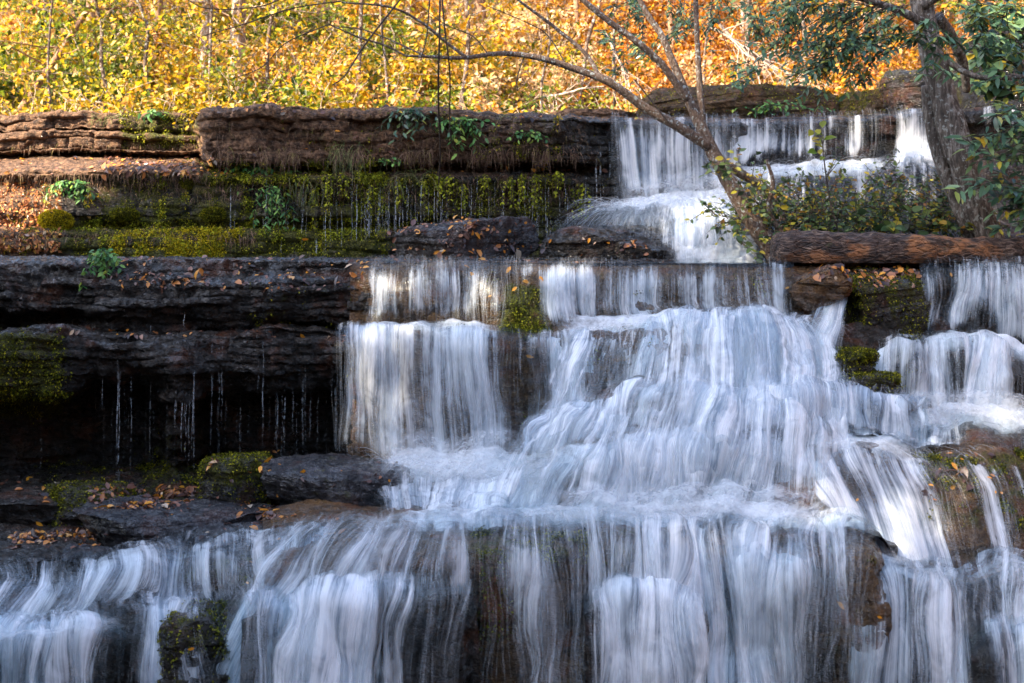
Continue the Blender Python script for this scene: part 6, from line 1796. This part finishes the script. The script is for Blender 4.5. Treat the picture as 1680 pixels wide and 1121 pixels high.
D = [(552, 545, 738, 7), (195, 590, 790, 3), (198, 608, 788, 2.5), (172, 632, 800, 3.5), (165, 640, 740, 3), (218, 545, 770, 2.5), (242, 520, 760, 2), (249, 520, 765, 2), (320, 600, 772, 4), (312, 640, 768, 3), (300, 640, 740, 3), (307, 640, 750, 2), (349, 555, 758, 3.5), (361, 560, 740, 2.5), (366, 560, 700, 2),
     (70, 660, 790, 2.5), (290, 640, 700, 5), (433, 560, 730, 2), (425, 590, 650, 1.5), (378, 560, 600, 3), (468, 640, 738, 4), (482, 640, 710, 3), (498, 620, 742, 4), (456, 645, 735, 2.5), (442, 650, 735, 2), (510, 645, 735, 2.5), (522, 640, 735, 3), (534, 645, 735, 2.5), (390, 650, 740, 2), (410, 650, 730, 2), (304, 510, 540, 2.5), (418, 440, 470, 3)]
for i in range(46):
    x = rg.uniform(150, 560)
    y0 = rg.choice([548, 640, 645])
    D.append((x, y0, y0 + rg.uniform(40, 150), rg.uniform(0.8, 1.8)))
drips(D, 'thin drips falling across the black hollow', (0.12, 0.45), 2)

# ------------------------------------------------------------------ leaf litter and single leaves
def litter(regions, mat, label, rg, size=(0.035, 0.08), name='fallen_leaves'):
    ch = []
    for (x0, x1, y0, y1, n) in regions:
        l, nn = hits(rg.uniform(x0, x1, int(n * 1.9)), rg.uniform(y0, y1, int(n * 1.9)))
        if not len(l): continue
        k = (nn[:, 2] > 0.15) & (perlin(l * np.array([2.6, 2.6, 5.0])) + 0.25 * rg.normal(size=len(l)) > 0.0)
        l, nn = l[k], nn[k]
        m = len(l)
        a = np.cross(nn, rdir(m, rg)) + rg.normal(size=(m, 3)) * 0.15
        L = rg.uniform(size[0], size[1], m) * np.exp(0.25 * rg.normal(size=m))
        ch.append(leaves(l + nn * 0.008, a, nn + rg.normal(size=(m, 3)) * 0.3, L, L * rg.uniform(0.35, 0.8, m), 0.18, 0.2, six=True))
    tag(mesh_obj(name, ch, mat, smooth=False), label, 'leaves', kind='stuff')
rg = np.random.default_rng(555)
litter([(170, 420, 252, 290, 900), (0, 200, 255, 288, 60), (345, 900, 170, 196, 260), (640, 880, 360, 430, 900), (880, 1100, 390, 432, 160), (330, 700, 730, 800, 60), (150, 330, 796, 835, 330), (230, 460, 810, 850, 160), (20, 200, 872, 900, 330), (330, 560, 845, 890, 60),
        (150, 600, 424, 475, 420), (100, 330, 538, 552, 60), (330, 600, 540, 560, 40), (1370, 1510, 436, 475, 170), (1490, 1660, 745, 830, 60), (1310, 1390, 438, 470, 40), (700, 1000, 262, 284, 120), (480, 960, 215, 262, 90), (0, 120, 790, 850, 30)], M_LITT, 'brown and orange fallen leaves lying on the ledges', rg)
l_, n_ = hits(rg.uniform(-20, 100, 1500), rg.uniform(296, 410, 1500))  # orange tone puts the bank's patch of sun into the leaf colour
m = len(l_)
a = np.array([0, -0.2, -0.8]) + rg.normal(size=(m, 3)) * 0.6
L = rg.uniform(0.03, 0.075, m) * np.clip(1.4 - (l_[:, 0] + 6) * 0.5, 0.5, 1)
tag(mesh_obj('fallen_leaves', [leaves(l_ + n_ * 0.01, a, n_ + rg.normal(size=(m, 3)) * 0.5, L, L * 0.55, 0.15, 0.15)], M_LITO, smooth=False),
    'dead leaves matted on the bank at the far left, sunlit orange put into their colour', 'leaves', kind='stuff')
ONE = [(500, 774, 26), (432, 757, 20), (430, 768, 16), (622, 566, 12), (863, 582, 14), (621, 464, 12), (1372, 990, 18), (1434, 1010, 10), (1558, 762, 16), (1572, 778, 16), (1570, 756, 9), (1528, 800, 10), (1628, 812, 8), (1640, 814, 10), (1400, 824, 9), (838, 440, 14), (840, 480, 12), (762, 440, 14), (770, 448, 12), (896, 462, 16), (886, 456, 14), (865, 466, 16), (1340, 452, 8), (1286, 476, 8), (1055, 446, 10), (494, 546, 14), (1615, 786, 10), (1556, 452, 9), (413, 924, 8), (410, 960, 8), (322, 1060, 12), (62, 855, 14), (495, 392, 12), (420, 456, 8), (1452, 452, 10), (1350, 438, 12), (1378, 440, 12), (800, 490, 8), (545, 440, 8), (526, 458, 8)]
rg = np.random.default_rng(888)
for (x, y, s) in ONE:
    l, nn = hit(x, y)
    if l is None: continue
    l = l + nn * 0.02 + np.array([0, -0.05, 0.01])
    L = s * l[1] / F
    a = np.cross(nn, rdir(1, rg)[0]) + np.array([0.4, 0, -0.3])
    o = mesh_obj('fallen_leaf', [leaves(l[None], a[None], nn[None], L, L * 0.5, 0.12, 0.1, six=True)], M_ORANGE, smooth=False)
    o.data.transform(__import__('mathutils').Matrix.Translation(-Vector(l)))
    o.location = Vector(l)
    tag(o, 'single orange leaf stuck to wet rock beside running water', 'leaf', 'single orange leaves on the wet rocks')
